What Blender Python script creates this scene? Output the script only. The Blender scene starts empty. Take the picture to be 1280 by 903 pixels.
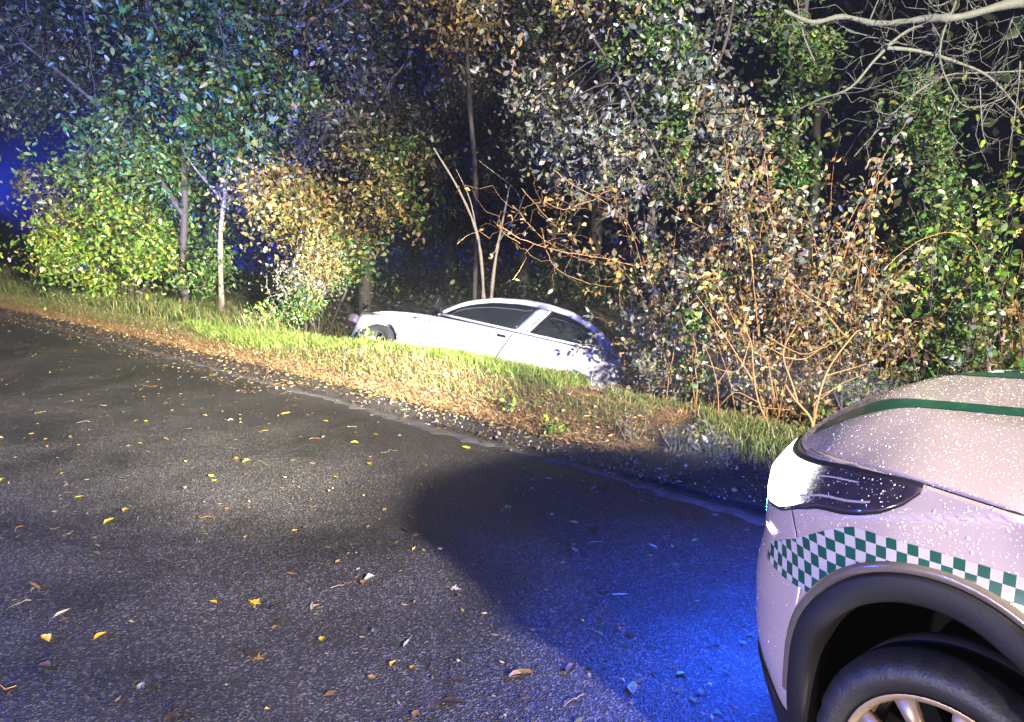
import bpy, math, random
import numpy as np
from mathutils import Vector, Matrix
rad = math.radians
rng = np.random.default_rng(7)
random.seed(7)
sc = bpy.context.scene
COL = sc.collection

# ------------------------------------------------------------------ camera, sky, light, exposure
# world frame: +Y runs along the road (the way both cars head), +X points to the wooded verge, the camera stands at the origin
CAM_H = 1.5
cam = bpy.data.cameras.new('camera'); cam.sensor_width = 36; cam.lens = 950 / 1280 * 36
cam.clip_start = 0.05; cam.clip_end = 900
camo = bpy.data.objects.new('camera', cam); COL.objects.link(camo)
camo.location = (0, 0, CAM_H); camo.rotation_euler = (rad(90 - 9.06), 0, rad(-45))
sc.camera = camo

world = bpy.data.worlds.new('World'); sc.world = world; world.use_nodes = True
wn = world.node_tree.nodes; wl = world.node_tree.links
sky = wn.new('ShaderNodeTexSky'); sky.sky_type = 'NISHITA'; sky.sun_disc = False
sky.sun_elevation = rad(-6); sky.sun_rotation = rad(200)
wn['Background'].inputs['Strength'].default_value = 0.035
wl.new(sky.outputs[0], wn['Background'].inputs['Color'])

def light(name, kind, loc, energy, color, size=0.05, target=None, spot=None, blend=0.5):
    l = bpy.data.lights.new(name, kind); l.energy = energy; l.color = color
    if kind == 'SUN': l.angle = size
    else: l.shadow_soft_size = size
    if spot: l.spot_size = rad(spot); l.spot_blend = blend
    o = bpy.data.objects.new(name, l); COL.objects.link(o); o.location = loc
    if target is not None:
        o.rotation_euler = (Vector(target) - Vector(loc)).to_track_quat('-Z', 'Y').to_euler()
    return o
light('moon', 'SUN', (0, 0, 30), 0.006, (0.75, 0.82, 1.0), rad(0.5), (5, 8, 0))
# flood lamp of the vehicle standing on the road behind the photographer
fl = light('vehicle_flood_lamp', 'SPOT', (-1.0, -11.0, 5.2), 100000, (1.0, 0.92, 0.80), 0.30, (5.5, 7.6, 1.5), 50, 1.0); fl.scale = (1.5, .60, 1)
# low lamp added out of view to fill the patrol car's near side
light('vehicle_headlight', 'SPOT', (-1.7, -5.6, 0.85), 3000, (1.0, 0.86, 0.82), 0.08, (1.6, 2.4, 0.80), 40, 0.8)
# second unseen lamp, added to lighten the patrol car's front corner
light('vehicle_headlight', 'SPOT', (-5.6, 2.6, 0.85), 3000, (1.0, 0.88, 0.84), 0.08, (1.9, 0.9, 0.75), 36, 0.9)
# blue beacons of the vehicles standing out of view along the road
light('blue_beacon_lamp', 'POINT', (-4.6, 3.4, 2.0), 1200, (0.02, 0.10, 1.0), 0.08)
light('blue_beacon_lamp', 'POINT', (-1.5, 4.7, 0.9), 900, (0.03, 0.10, 1.0), 0.08)
light('blue_beacon_lamp', 'SPOT', (0.2, 8.5, 2.3), 24000, (0.06, 0.13, 1.0), 0.08, (8.5, 17.0, 6.5), 62, 0.8)
light('blue_beacon_lamp', 'SPOT', (-1.5, -3.0, 2.4), 4500, (0.10, 0.16, 1.0), 0.08, (8.0, 6.0, 4.6), 60, 0.9)
light('blue_beacon_lamp', 'SPOT', (6.6, 38.0, 3.5), 130000, (0.01, 0.06, 1.0), 0.08, (18.0, 36.0, 5.0), 130, 0.8)
sc.view_settings.view_transform = 'Standard'; sc.view_settings.look = 'None'
sc.view_settings.exposure = 0.0; sc.view_settings.gamma = 1.0
sc.cycles.max_bounces = 5; sc.cycles.diffuse_bounces = 2; sc.cycles.glossy_bounces = 3
sc.cycles.transmission_bounces = 4; sc.cycles.transparent_max_bounces = 6
sc.cycles.sample_clamp_indirect = 3.0
sc.cycles.caustics_reflective = False; sc.cycles.caustics_refractive = False

# ------------------------------------------------------------------ helpers
def tag(o, label=None, cat=None, group=None, kind=None):
    if label: o['label'] = label
    if cat: o['category'] = cat
    if group: o['group'] = group
    if kind: o['kind'] = kind
    return o
def empty(name, loc=(0, 0, 0), rot=(0, 0, 0)):
    o = bpy.data.objects.new(name, None); COL.objects.link(o)
    o.location = loc; o.rotation_euler = rot; o.empty_display_size = 0.2
    return o
def link(name, me, parent=None, loc=None):
    o = bpy.data.objects.new(name, me); COL.objects.link(o)
    if parent: o.parent = parent
    if loc is not None: o.location = loc
    return o
def mesh(name, V, Fs, mats=(), smooth=True, colors=None, midx=None):
    """V (n,3); Fs a list of (m,k) int arrays (tris and quads apart)"""
    me = bpy.data.meshes.new(name)
    V = np.asarray(V, np.float32).reshape(-1, 3)
    Fs = [np.asarray(f, np.int32) for f in (Fs if isinstance(Fs, list) else [Fs]) if len(f)]
    loops = np.concatenate([f.ravel() for f in Fs]); cnt = np.concatenate([np.full(len(f), f.shape[1], np.int32) for f in Fs])
    me.vertices.add(len(V)); me.vertices.foreach_set('co', V.ravel())
    me.loops.add(len(loops)); me.loops.foreach_set('vertex_index', loops)
    me.polygons.add(len(cnt)); st = np.concatenate([[0], np.cumsum(cnt)[:-1]]).astype(np.int32)
    me.polygons.foreach_set('loop_start', st); me.polygons.foreach_set('loop_total', cnt)
    if smooth: me.polygons.foreach_set('use_smooth', np.ones(len(cnt), bool))
    if midx is not None: me.polygons.foreach_set('material_index', np.asarray(midx, np.int32))
    if colors is not None:
        at = me.attributes.new('leafcol', 'FLOAT_COLOR', 'POINT')
        c = np.ones((len(V), 4), np.float32); c[:, :3] = colors; at.data.foreach_set('color', c.ravel())
    me.update(calc_edges=True)
    for m in (mats if isinstance(mats, (list, tuple)) else [mats]): me.materials.append(m)
    return me
class MB:
    """collects pieces and links them as ONE mesh object"""
    def __init__(s): s.v = []; s.q = []; s.t = []; s.n = 0; s.c = []
    def add(s, V, q=None, t=None, col=None):
        V = np.asarray(V, float).reshape(-1, 3)
        s.v.append(V)
        if q is not None and len(q): s.q.append(np.asarray(q) + s.n)
        if t is not None and len(t): s.t.append(np.asarray(t) + s.n)
        if col is not None: s.c.append(np.broadcast_to(col, (len(V), 3)))
        s.n += len(V); return s
    def grid(s, G, close=False):
        G = np.asarray(G, float); n, m = G.shape[:2]
        idx = np.arange(n * m).reshape(n, m)
        if close: idx = np.concatenate([idx, idx[:, :1]], 1)
        q = np.stack([idx[:-1, :-1], idx[:-1, 1:], idx[1:, 1:], idx[1:, :-1]], -1).reshape(-1, 4)
        return s.add(G.reshape(-1, 3), q)
    def tube(s, pts, r, k=6):
        pts = np.asarray(pts, float); n = len(pts); r = np.broadcast_to(r, (n,))
        d = np.gradient(pts, axis=0); d /= np.linalg.norm(d, axis=1, keepdims=True) + 1e-9
        ref = np.array([0.31, 0.2, 0.93]) if abs(d[0, 2]) < 0.9 else np.array([1.0, 0.1, 0.1])
        a = np.cross(d, ref); a /= np.linalg.norm(a, axis=1, keepdims=True) + 1e-9; b = np.cross(d, a)
        th = np.arange(k) / k * 2 * math.pi
        G = pts[:, None] + r[:, None, None] * (np.cos(th)[None, :, None] * a[:, None] + np.sin(th)[None, :, None] * b[:, None])
        return s.grid(G, True)
    def box(s, c, h):
        c = np.array(c, float); h = np.array(h, float)
        V = c + h * np.array([[x, y, z] for x in (-1, 1) for y in (-1, 1) for z in (-1, 1)])
        return s.add(V, [[0, 1, 3, 2], [4, 6, 7, 5], [0, 4, 5, 1], [2, 3, 7, 6], [0, 2, 6, 4], [1, 5, 7, 3]])
    def build(s, name, m, parent=None, smooth=True, loc=None, bevel=0, solid=0):
        Fs = []
        if s.q: Fs.append(np.concatenate(s.q))
        if s.t: Fs.append(np.concatenate(s.t))
        o = link(name, mesh(name, np.concatenate(s.v), Fs, m, smooth, np.concatenate(s.c) if s.c else None), parent, loc)
        if solid:
            md = o.modifiers.new('solid', 'SOLIDIFY'); md.thickness = solid; md.offset = -1
        if bevel:
            md = o.modifiers.new('bevel', 'BEVEL'); md.width = bevel; md.segments = 2
        return o
def site(px, py, depth):
    """a spot of the site: bearing across the view, height and distance out from the photographer"""
    lat = (px - 640) / 950 * depth
    return np.array([(depth + lat) * .70711, (depth - lat) * .70711, CAM_H - (py - 300) / 950 * depth])
def ss(x, a, b):
    t = np.clip((np.asarray(x, float) - a) / (b - a), 0, 1); return t * t * (3 - 2 * t)
_ph = rng.uniform(0, 6.28, (40, 2)); _fr = rng.normal(0, 1, (40, 2))
def noise2(x, y, sc_=1.0):
    x = np.asarray(x, float) * sc_; y = np.asarray(y, float) * sc_; o = 0
    for i in range(12): o = o + np.sin(x * _fr[i, 0] * (1 + i * .25) + y * _fr[i, 1] * (1 + i * .25) + _ph[i, 0]) / (1 + i * .35)
    return o / 4

# ------------------------------------------------------------------ materials
def N(nt, t, **kw):
    n = nt.nodes.new(t)
    for k, v in kw.items():
        if k in n.inputs: n.inputs[k].default_value = v
        else: setattr(n, k, v)
    return n
def pmat(name, base, rough=0.5, metal=0.0, spec=0.5, coat=0.0, coat_rough=0.05, emit=None, estr=0, var=0.0, vscale=8, bump=0.0, bscale=40, trans=0.0):
    m = bpy.data.materials.new(name); m.use_nodes = True; nt = m.node_tree; b = nt.nodes['Principled BSDF']
    b.inputs['Base Color'].default_value = (*base, 1); b.inputs['Roughness'].default_value = rough
    b.inputs['Metallic'].default_value = metal; b.inputs['Specular IOR Level'].default_value = spec
    b.inputs['Coat Weight'].default_value = coat; b.inputs['Coat Roughness'].default_value = coat_rough
    if trans: b.inputs['Transmission Weight'].default_value = trans
    if emit: b.inputs['Emission Color'].default_value = (*emit, 1); b.inputs['Emission Strength'].default_value = estr
    tc = N(nt, 'ShaderNodeTexCoord')
    if var:
        n = N(nt, 'ShaderNodeTexNoise', Scale=vscale, Detail=6.0, Roughness=0.65); nt.links.new(tc.outputs['Object'], n.inputs['Vector'])
        mx = N(nt, 'ShaderNodeMix', data_type='RGBA'); mx.inputs[6].default_value = (*[c * (1 - var) for c in base], 1); mx.inputs[7].default_value = (*[min(1, c * (1 + var)) for c in base], 1)
        nt.links.new(n.outputs['Fac'], mx.inputs[0]); nt.links.new(mx.outputs[2], b.inputs['Base Color'])
    if bump:
        n = N(nt, 'ShaderNodeTexNoise', Scale=bscale, Detail=4.0); nt.links.new(tc.outputs['Object'], n.inputs['Vector'])
        bp = N(nt, 'ShaderNodeBump', Strength=bump, Distance=0.01); nt.links.new(n.outputs['Fac'], bp.inputs['Height']); nt.links.new(bp.outputs[0], b.inputs['Normal'])
    return m
def leaf_mat(name, rough=0.42, transl=0.25, spec=0.5):
    m = bpy.data.materials.new(name); m.use_nodes = True; nt = m.node_tree; b = nt.nodes['Principled BSDF']
    at = N(nt, 'ShaderNodeAttribute'); at.attribute_name = 'leafcol'
    n = N(nt, 'ShaderNodeTexNoise', Scale=30.0, Detail=3.0); tc = N(nt, 'ShaderNodeTexCoord'); nt.links.new(tc.outputs['Object'], n.inputs['Vector'])
    mx = N(nt, 'ShaderNodeMix', data_type='RGBA', blend_type='MULTIPLY'); mx.inputs[0].default_value = 0.6
    rp = N(nt, 'ShaderNodeValToRGB'); rp.color_ramp.elements[0].position = .3; rp.color_ramp.elements[0].color = (.45, .4, .35, 1); rp.color_ramp.elements[1].position = .62
    nt.links.new(n.outputs['Fac'], rp.inputs[0]); nt.links.new(at.outputs['Color'], mx.inputs[6]); nt.links.new(rp.outputs[0], mx.inputs[7])
    nt.links.new(mx.outputs[2], b.inputs['Base Color']); b.inputs['Roughness'].default_value = rough; b.inputs['Specular IOR Level'].default_value = spec
    tr = N(nt, 'ShaderNodeBsdfTranslucent'); nt.links.new(mx.outputs[2], tr.inputs['Color'])
    ms = N(nt, 'ShaderNodeMixShader'); ms.inputs[0].default_value = transl
    nt.links.new(b.outputs[0], ms.inputs[1]); nt.links.new(tr.outputs[0], ms.inputs[2]); nt.links.new(ms.outputs[0], nt.nodes['Material Output'].inputs['Surface'])
    return m
M = {}
M['leaf'] = leaf_mat('leaf')
M['grass'] = leaf_mat('grass_blade', 0.5, 0.3, 0.4)
M['litter'] = leaf_mat('litter_leaf', 0.55, 0.1, 0.4)
M['bark'] = pmat('bark', (.034, .027, .021), .8, var=.5, vscale=25, bump=.6, bscale=60)
M['pale_bark'] = pmat('pale_bark', (.15, .125, .085), .75, var=.45, vscale=30, bump=.5, bscale=70)
M['lichen_bark'] = pmat('lichen_bark', (.07, .072, .05), .8, var=.5, vscale=14, bump=.6, bscale=60)
M['cane'] = pmat('ochre_cane', (.20, .105, .03), .6, var=.4, vscale=15)
M['dark_twig'] = pmat('dark_twig', (.05, .04, .035), .8, var=.4, vscale=20)
M['paint'] = pmat('silver_white_car_paint', (.34, .275, .255), .24, spec=.5, coat=.6, coat_rough=.04)
M['green'] = pmat('green_film', (.004, .062, .036), .30, spec=.5, coat=.4, var=.25, vscale=40)
M['pale_film'] = pmat('pale_film', (.37, .335, .325), .3, spec=.5)
M['film_dark'] = pmat('dark_green_film', (.004, .05, .03), .35)
M['plastic'] = pmat('black_plastic', (.006, .0056, .006), .62, spec=.3, var=.2, bump=.15, bscale=300)
M['black'] = pmat('black_gap', (.004, .004, .004), .9)
M['tyre'] = pmat('tyre_rubber', (.011, .011, .012), .55, var=.4, vscale=30, bump=.2, bscale=120)
M['alloy'] = pmat('alloy_wheel', (.30, .23, .15), .4, metal=.5, var=.5, vscale=45)
M['steel'] = pmat('dirty_steel_wheel', (.016, .016, .017), .8, metal=.0, var=.4, vscale=20)
M['glass'] = pmat('dark_glass', (.012, .016, .018), .04, spec=.6, coat=.3)
M['lens'] = pmat('smoked_lens', (.035, .026, .04), .12, spec=.6, coat=1.0, coat_rough=.02, var=.6, vscale=45)
M['chrome'] = pmat('reflector', (.7, .7, .72), .15, metal=1.0)
def lamp_mat():
    m = pmat('lit_headlamp', (.035, .028, .040), .10, emit=(1, .97, .96), coat=1.0, var=.7, vscale=30); nt = m.node_tree; b = nt.nodes['Principled BSDF']; L = nt.links.new
    tc = N(nt, 'ShaderNodeTexCoord'); sx = N(nt, 'ShaderNodeSeparateXYZ'); L(tc.outputs['Object'], sx.inputs[0])
    n = N(nt, 'ShaderNodeTexVoronoi', Scale=170.0); L(tc.outputs['Object'], n.inputs['Vector'])
    ad = N(nt, 'ShaderNodeMath', operation='MULTIPLY_ADD'); ad.inputs[1].default_value = .035; L(n.outputs['Distance'], ad.inputs[0]); L(sx.outputs['Y'], ad.inputs[2])
    mr = N(nt, 'ShaderNodeMapRange', interpolation_type='SMOOTHSTEP'); mr.inputs['From Min'].default_value = .37; mr.inputs['From Max'].default_value = .56; mr.inputs['To Max'].default_value = 1; L(ad.outputs[0], mr.inputs['Value'])
    pw = N(nt, 'ShaderNodeMath', operation='POWER'); pw.inputs[1].default_value = 2.2; L(mr.outputs[0], pw.inputs[0])
    ml = N(nt, 'ShaderNodeMath', operation='MULTIPLY'); ml.inputs[1].default_value = 26; L(pw.outputs[0], ml.inputs[0]); L(ml.outputs[0], b.inputs['Emission Strength'])
    return m
M['lamp'] = lamp_mat()
M['glint'] = pmat('lit_running_lamp', (1, 1, 1), .3, emit=(1, .98, 1), estr=9)  # self-lit white for a painted glint, not a lamp
M['strobe'] = pmat('blue_strobe', (.02, .05, .6), .2, emit=(.02, .10, 1), estr=60)
M['red_lens'] = pmat('red_tail_lens', (.22, .012, .012), .15, coat=.8, var=.5, vscale=20)
M['water'] = pmat('water_drop', (.80, .78, .76), .08, spec=1.0, coat=1.0)  # whitish opaque base paints the drops' highlights into their colour
M['white_print'] = pmat('white_print', (.7, .7, .68), .4)
M['plate'] = pmat('number_plate', (.75, .75, .7), .4)
M['interior'] = pmat('dark_interior', (.004, .004, .0045), .9, spec=.1)

def mud_shade_paint():
    m = bpy.data.materials.new('white_paint_mud_and_leaf_shade'); m.use_nodes = True; nt = m.node_tree; b = nt.nodes['Principled BSDF']
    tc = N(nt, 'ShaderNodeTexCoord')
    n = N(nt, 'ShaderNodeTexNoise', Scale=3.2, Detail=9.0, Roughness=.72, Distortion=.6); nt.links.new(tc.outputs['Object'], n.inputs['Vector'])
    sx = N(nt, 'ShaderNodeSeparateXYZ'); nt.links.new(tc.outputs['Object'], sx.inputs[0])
    mr = N(nt, 'ShaderNodeMapRange'); mr.inputs['From Min'].default_value = -.3; mr.inputs['From Max'].default_value = -1.9; mr.inputs['To Min'].default_value = -.32; mr.inputs['To Max'].default_value = .13  # rear mottle: mud plus leaf shadows painted into the colour
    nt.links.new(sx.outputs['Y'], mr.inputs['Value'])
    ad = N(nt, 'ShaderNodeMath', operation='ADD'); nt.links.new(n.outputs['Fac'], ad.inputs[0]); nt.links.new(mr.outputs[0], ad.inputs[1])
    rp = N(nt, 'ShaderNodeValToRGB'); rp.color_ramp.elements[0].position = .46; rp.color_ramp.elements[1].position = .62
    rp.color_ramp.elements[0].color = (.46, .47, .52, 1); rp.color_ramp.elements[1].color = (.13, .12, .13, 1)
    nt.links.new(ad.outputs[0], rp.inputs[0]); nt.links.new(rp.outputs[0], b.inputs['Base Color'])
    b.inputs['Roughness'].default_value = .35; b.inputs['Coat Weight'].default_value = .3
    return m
M['mud_shade'] = mud_shade_paint()

def asphalt():
    m = bpy.data.materials.new('wet_asphalt'); m.use_nodes = True; nt = m.node_tree; b = nt.nodes['Principled BSDF']; L = nt.links.new
    tc = N(nt, 'ShaderNodeTexCoord')
    big = N(nt, 'ShaderNodeTexNoise', Scale=1.1, Detail=7.0, Roughness=.68, Distortion=.4); L(tc.outputs['Object'], big.inputs['Vector'])
    vor = N(nt, 'ShaderNodeTexVoronoi', Scale=125.0); L(tc.outputs['Object'], vor.inputs['Vector'])
    fine = N(nt, 'ShaderNodeTexNoise', Scale=170.0, Detail=3.0); L(tc.outputs['Object'], fine.inputs['Vector'])
    r1 = N(nt, 'ShaderNodeValToRGB'); e = r1.color_ramp.elements; e[0].color = (.015, .014, .0132, 1); e[1].color = (.068, .061, .053, 1); e[0].position = .3; e[1].position = .75
    L(big.outputs['Fac'], r1.inputs[0])
    r2 = N(nt, 'ShaderNodeValToRGB'); e = r2.color_ramp.elements; e[0].position = .0; e[1].position = .9; e[0].color = (.5, .5, .5, 1); e[1].color = (3.0, 2.9, 2.75, 1)
    sp = N(nt, 'ShaderNodeSeparateColor'); L(vor.outputs['Color'], sp.inputs[0])
    pw = N(nt, 'ShaderNodeMath', operation='POWER'); pw.inputs[1].default_value = 5.0; L(sp.outputs[0], pw.inputs[0]); L(pw.outputs[0], r2.inputs[0])
    mx = N(nt, 'ShaderNodeMix', data_type='RGBA', blend_type='MULTIPLY'); mx.inputs[0].default_value = 1; L(r1.outputs[0], mx.inputs[6]); L(r2.outputs[0], mx.inputs[7])
    mud = N(nt, 'ShaderNodeTexNoise', Scale=2.3, Detail=8.0, Roughness=.7); L(tc.outputs['Object'], mud.inputs['Vector'])
    r3 = N(nt, 'ShaderNodeValToRGB'); e = r3.color_ramp.elements; e[0].position = .58; e[1].position = .72; e[0].color = (0, 0, 0, 1); e[1].color = (.55, .55, .55, 1); L(mud.outputs['Fac'], r3.inputs[0])
    mx2 = N(nt, 'ShaderNodeMix', data_type='RGBA'); L(r3.outputs[0], mx2.inputs[0]); L(mx.outputs[2], mx2.inputs[6]); mx2.inputs[7].default_value = (.06, .042, .028, 1)
    L(mx2.outputs[2], b.inputs['Base Color'])
    rr = N(nt, 'ShaderNodeMapRange'); rr.inputs['To Min'].default_value = .30; rr.inputs['To Max'].default_value = .75; L(big.outputs['Fac'], rr.inputs['Value']); L(rr.outputs[0], b.inputs['Roughness'])
    ad = N(nt, 'ShaderNodeMath', operation='ADD'); L(vor.outputs['Distance'], ad.inputs[0]); L(fine.outputs['Fac'], ad.inputs[1])
    bp = N(nt, 'ShaderNodeBump', Strength=.9, Distance=.006); L(ad.outputs[0], bp.inputs['Height']); L(bp.outputs[0], b.inputs['Normal'])
    return m
M['asphalt'] = asphalt()
M['edging'] = pmat('pale_road_edge', (.07, .064, .057), .75, var=.75, vscale=12, bump=.8, bscale=70)
def soil():
    m = bpy.data.materials.new('soil'); m.use_nodes = True; nt = m.node_tree; b = nt.nodes['Principled BSDF']; L = nt.links.new
    tc = N(nt, 'ShaderNodeTexCoord')
    a = N(nt, 'ShaderNodeTexNoise', Scale=3.0, Detail=9.0, Roughness=.7); L(tc.outputs['Object'], a.inputs['Vector'])
    r = N(nt, 'ShaderNodeValToRGB'); e = r.color_ramp.elements; e[0].position = .3; e[1].position = .7; e[0].color = (.012, .009, .007, 1); e[1].color = (.045, .034, .024, 1); L(a.outputs['Fac'], r.inputs[0]); L(r.outputs[0], b.inputs['Base Color'])
    v = N(nt, 'ShaderNodeTexNoise', Scale=45.0, Detail=6.0); L(tc.outputs['Object'], v.inputs['Vector'])
    bp = N(nt, 'ShaderNodeBump', Strength=.9, Distance=.03); L(v.outputs['Fac'], bp.inputs['Height']); L(bp.outputs[0], b.inputs['Normal'])
    b.inputs['Roughness'].default_value = .75
    return m
M['soil'] = soil()

# ------------------------------------------------------------------ terrain and road
EDGE = 3.84
def edge_x(u): return EDGE - 0.00035 * np.clip(np.asarray(u, float) - 8, 0, 200) ** 2 * 6
def terr(n, u):
    n = np.asarray(n, float); u = np.asarray(u, float); x = n - (edge_x(u) - EDGE)
    ridge = 0.14 + 0.135 * np.exp(-((u - 5.8) / 2.2) ** 2) + 0.03 * noise2(n, u, .8)
    z = 0.0 + 0.03 * ss(x, 3.95, 4.25) + (ridge - .03) * ss(x, 4.25, 4.75)
    dd = 1.35 * (1 - ss(u, 10.0, 14.5)) + .05
    z = z - dd * ss(x, 4.95, 7.5) + (dd + .15) * ss(x, 7.6, 10.5)
    z = z + 0.05 * noise2(n, u, 1.7) * ss(x, 4.3, 5.5) + 0.6 * ss(x, 12, 40) + .5 * noise2(n, u, .15) * ss(x, 14, 40)
    z = np.where(x < EDGE + .08, -0.03, z)
    z = np.where(n < -3.2, 0.05 + 0.08 * noise2(n, u, .9) * ss(-n, 3.2, 6), z)
    return z
xs = np.unique(np.round(np.concatenate([np.linspace(-130, -20, 10), np.linspace(-20, -3.3, 14), [-3.2, -3.15, 0, 3.0, EDGE - .1, EDGE + .05], np.linspace(EDGE + .1, 5.2, 26), np.linspace(5.3, 12, 42), np.linspace(12.5, 40, 26), np.linspace(45, 130, 9)]), 4))
ys = np.unique(np.round(np.concatenate([np.linspace(-120, -12, 10), np.linspace(-11, -1, 14), np.linspace(-.8, 16, 130), np.linspace(16.3, 40, 60), np.linspace(42, 160, 16)]), 4))
GX, GY = np.meshgrid(xs, ys, indexing='ij')
tag(MB().grid(np.stack([GX, GY, terr(GX, GY)], -1)).build('ground', M['soil']), kind='structure')
# road sheet with a crumbled far edge
ru = np.unique(np.concatenate([np.linspace(-119, -6, 10), np.linspace(-5.9, 30, 500), np.linspace(31, 159, 20)]))
ex = edge_x(ru) + 0.018 * noise2(ru * 3, ru * 0, 1.0) + rng.normal(0, .008, len(ru))
lanes = np.linspace(0, 1, 10)
R_ = np.stack([np.stack([-3.2 + (ex + 3.2) * t, ru, np.full_like(ru, 0.0)], -1) for t in lanes], 0)
tag(MB().grid(R_).build('road', M['asphalt']), kind='structure')
# pale worn strip along the road edge, a little proud
mb = MB()
wv = np.clip(.10 + .07 * noise2(ru * 1.3 + 9, ru * 0, 1.) + .04 * noise2(ru * 7, ru * 0 + 4, 1.), .015, .2); inn = ex - .02 - wv - np.abs(rng.normal(0, .03, len(ru)))
out = ex - .015 + rng.normal(0, .006, len(ru))
S_ = np.stack([np.stack([inn + (out - inn) * t, ru, .004 + h * (1 + .3 * noise2(ru * 6, ru * 0 + t, 1))], -1) for t, h in ((0, -.008), (.15, .002), (.5, .005), (.9, .004), (1, -.03))], 0)
tag(mb.grid(S_).build('kerb_strip', M['edging']), kind='structure')

# ------------------------------------------------------------------ patrol car (a = forward of the front axle, b = to its left, z = up)
def L3(a, b, z): return np.stack(np.broadcast_arrays(-np.asarray(b, float), np.asarray(a, float), np.asarray(z, float)), -1)
A0, PEX = 0.10, 2.5
def A_of(z): return np.interp(z, [.12, .25, .40, .55, .66, .75, .85, .93, 1.0], [.66, .73, .79, .80, .785, .785, .755, .695, .62])
def zcrease(a): return np.clip(.875 + (.28 - np.asarray(a, float)) * .29, .86, .975)
def W_of(a, z):
    zc = zcrease(a); d = zc - z
    w = .90 - .022 * np.sin(math.pi * np.clip(d / .27, 0, 1)) - np.where(d < 0, -d * .8, 0)
    return w - .25 * np.clip(.36 - z, 0, 1) ** 1.3
def bs(a, z):
    r = np.clip((np.asarray(a, float) - A0) / (A_of(z) - A0), 0, 1)
    return W_of(a, z) * (1 - r ** PEX) ** (1 / PEX)
def zs(a): return .985 - .055 * ss(a, .12, .62)
ARC = (.055, .444, .347)      # wheel arch: centre a, centre z, lip radius
def arch_pts(R, n=48, zlow=.17):
    th = np.linspace(0, math.pi, n)
    a = ARC[0] + R * np.cos(th); z = ARC[1] + R * np.sin(th)
    lo = np.linspace(zlow, ARC[1], 8)[:-1]
    return np.concatenate([np.full(7, a[0]) + .02 * (ARC[1] - lo) * 2, a, np.full(7, a[-1])]), np.concatenate([lo, z, lo[::-1]])
CAR_PHI = rad(-7.5)
_d = np.array([-math.sin(CAR_PHI), math.cos(CAR_PHI), 0]); _n = np.array([math.cos(CAR_PHI), math.sin(CAR_PHI), 0])
car = empty('patrol_car', tuple(_d * .58 + _n * 2.50), (0, 0, CAR_PHI))
tag(car, 'white patrol car with green checkered band and lit headlight, wet with raindrops', 'car')
NZ = 26
def mir(P): Q = np.array(P); Q[..., 0] *= -1; return Q
def fender(side):
    mb = MB(); RC = .337
    def cols(alist, low):
        G = []
        for i, a in enumerate(alist):
            z0 = low(a); t = np.linspace(0, 1, NZ); z = z0 + (zs(a) - .002 - z0) * t
            aa = a + .36 * math.exp(-((a - .39) / .16) ** 2) * np.clip(z - .66, 0, .3)
            G.append(L3(aa, bs(aa, z), z))
        return np.array(G)
    th = np.linspace(math.pi, 0, 40)
    mb.grid(cols(np.linspace(-.98, ARC[0] - RC, 16), lambda a: .20))
    mb.grid(cols(ARC[0] + RC * np.cos(th), lambda a: ARC[1] + math.sqrt(max(0, RC ** 2 - (a - ARC[0]) ** 2))))
    if side < 0: mb.v = [mir(v) for v in mb.v]
    return mb.build('fender', M['paint'], car, solid=.012)
fender(1); fender(-1)
def front_cols(phis, zlo, zhi, shear=True, off=0.0, nz=NZ, a_start=.392):
    """columns round the nose: phi 0..1 runs from the fender joint to the centre line"""
    G = []
    for f in phis:
        zt = np.linspace(0, 1, nz); lo = zlo(f); hi = zhi(f); z = lo + (hi - lo) * zt
        A = A_of(z); r0 = (a_start - A0) / (A - A0)
        s0 = np.arcsin(np.clip(r0, 0, 1) ** (PEX / 2)); ph = s0 + (math.pi / 2 - s0) * f
        r = np.sin(ph) ** (2 / PEX)
        a = A0 + (A - A0) * r
        if shear: a = a + .36 * np.clip(z - .66, 0, .3) * max(0, 1 - f / .35) ** 2
        r = np.clip((a - A0) / (A - A0), 0, 1)
        b = W_of(a, z) * np.clip(1 - r ** PEX, 0, 1) ** (1 / PEX)
        P = L3(a, b, z)
        if off:
            G.append((P, off))
        else: G.append(P)
    if off:
        Q = np.array([g[0] for g in G]); nrm = np.cross(np.gradient(Q, axis=0), np.gradient(Q, axis=1)); nrm /= np.linalg.norm(nrm, axis=2, keepdims=True) + 1e-9
        s = np.sign((nrm * np.array([0, 1, 0])).sum(2).mean() + (nrm[..., 0].mean() * -1)); return Q + nrm * off * s
    return np.array(G)
fr = np.linspace(0, 1, 40)
def bl(f): return .165 + .02 * f
Lh = front_cols(fr + .004 * (1 - fr), bl, lambda f: zs(.395 + .3 * f) - .002)
full = np.concatenate([Lh, mir(Lh[::-1])[1:]], 0)
MB().grid(full).build('bumper', M['paint'], car, solid=.012)
# lower black valance, proud of the bumper, with the tongue of white paint above it by the wheel
lv = front_cols(fr, lambda f: .14, lambda f: .285 + .05 * ss(f, .06, .22), off=.010, nz=10)
fullv = np.concatenate([lv, mir(lv[::-1])[1:]], 0)
MB().grid(fullv).build('valance', M['plastic'], car, solid=.015)
gr = front_cols(np.linspace(.55, 1, 16), lambda f: .42, lambda f: .74, off=.006, nz=8)
MB().grid(np.concatenate([gr, mir(gr[::-1])[1:]], 0)).build('grille', M['plastic'], car, solid=.01)
mb = MB()
for z in np.linspace(.46, .70, 6):
    mb.tube(L3(A_of(z) + .012 - .10 * (np.linspace(-.40, .40, 13)) ** 2, np.linspace(-.40, .40, 13), np.full(13, z)), .008, 5)
mb.build('grille_bar', M['chrome'], car)
mb = MB().box((0, .815, .40), (.26, .006, .055)); mb.build('number_plate', M['plate'], car, smooth=False)
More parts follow.
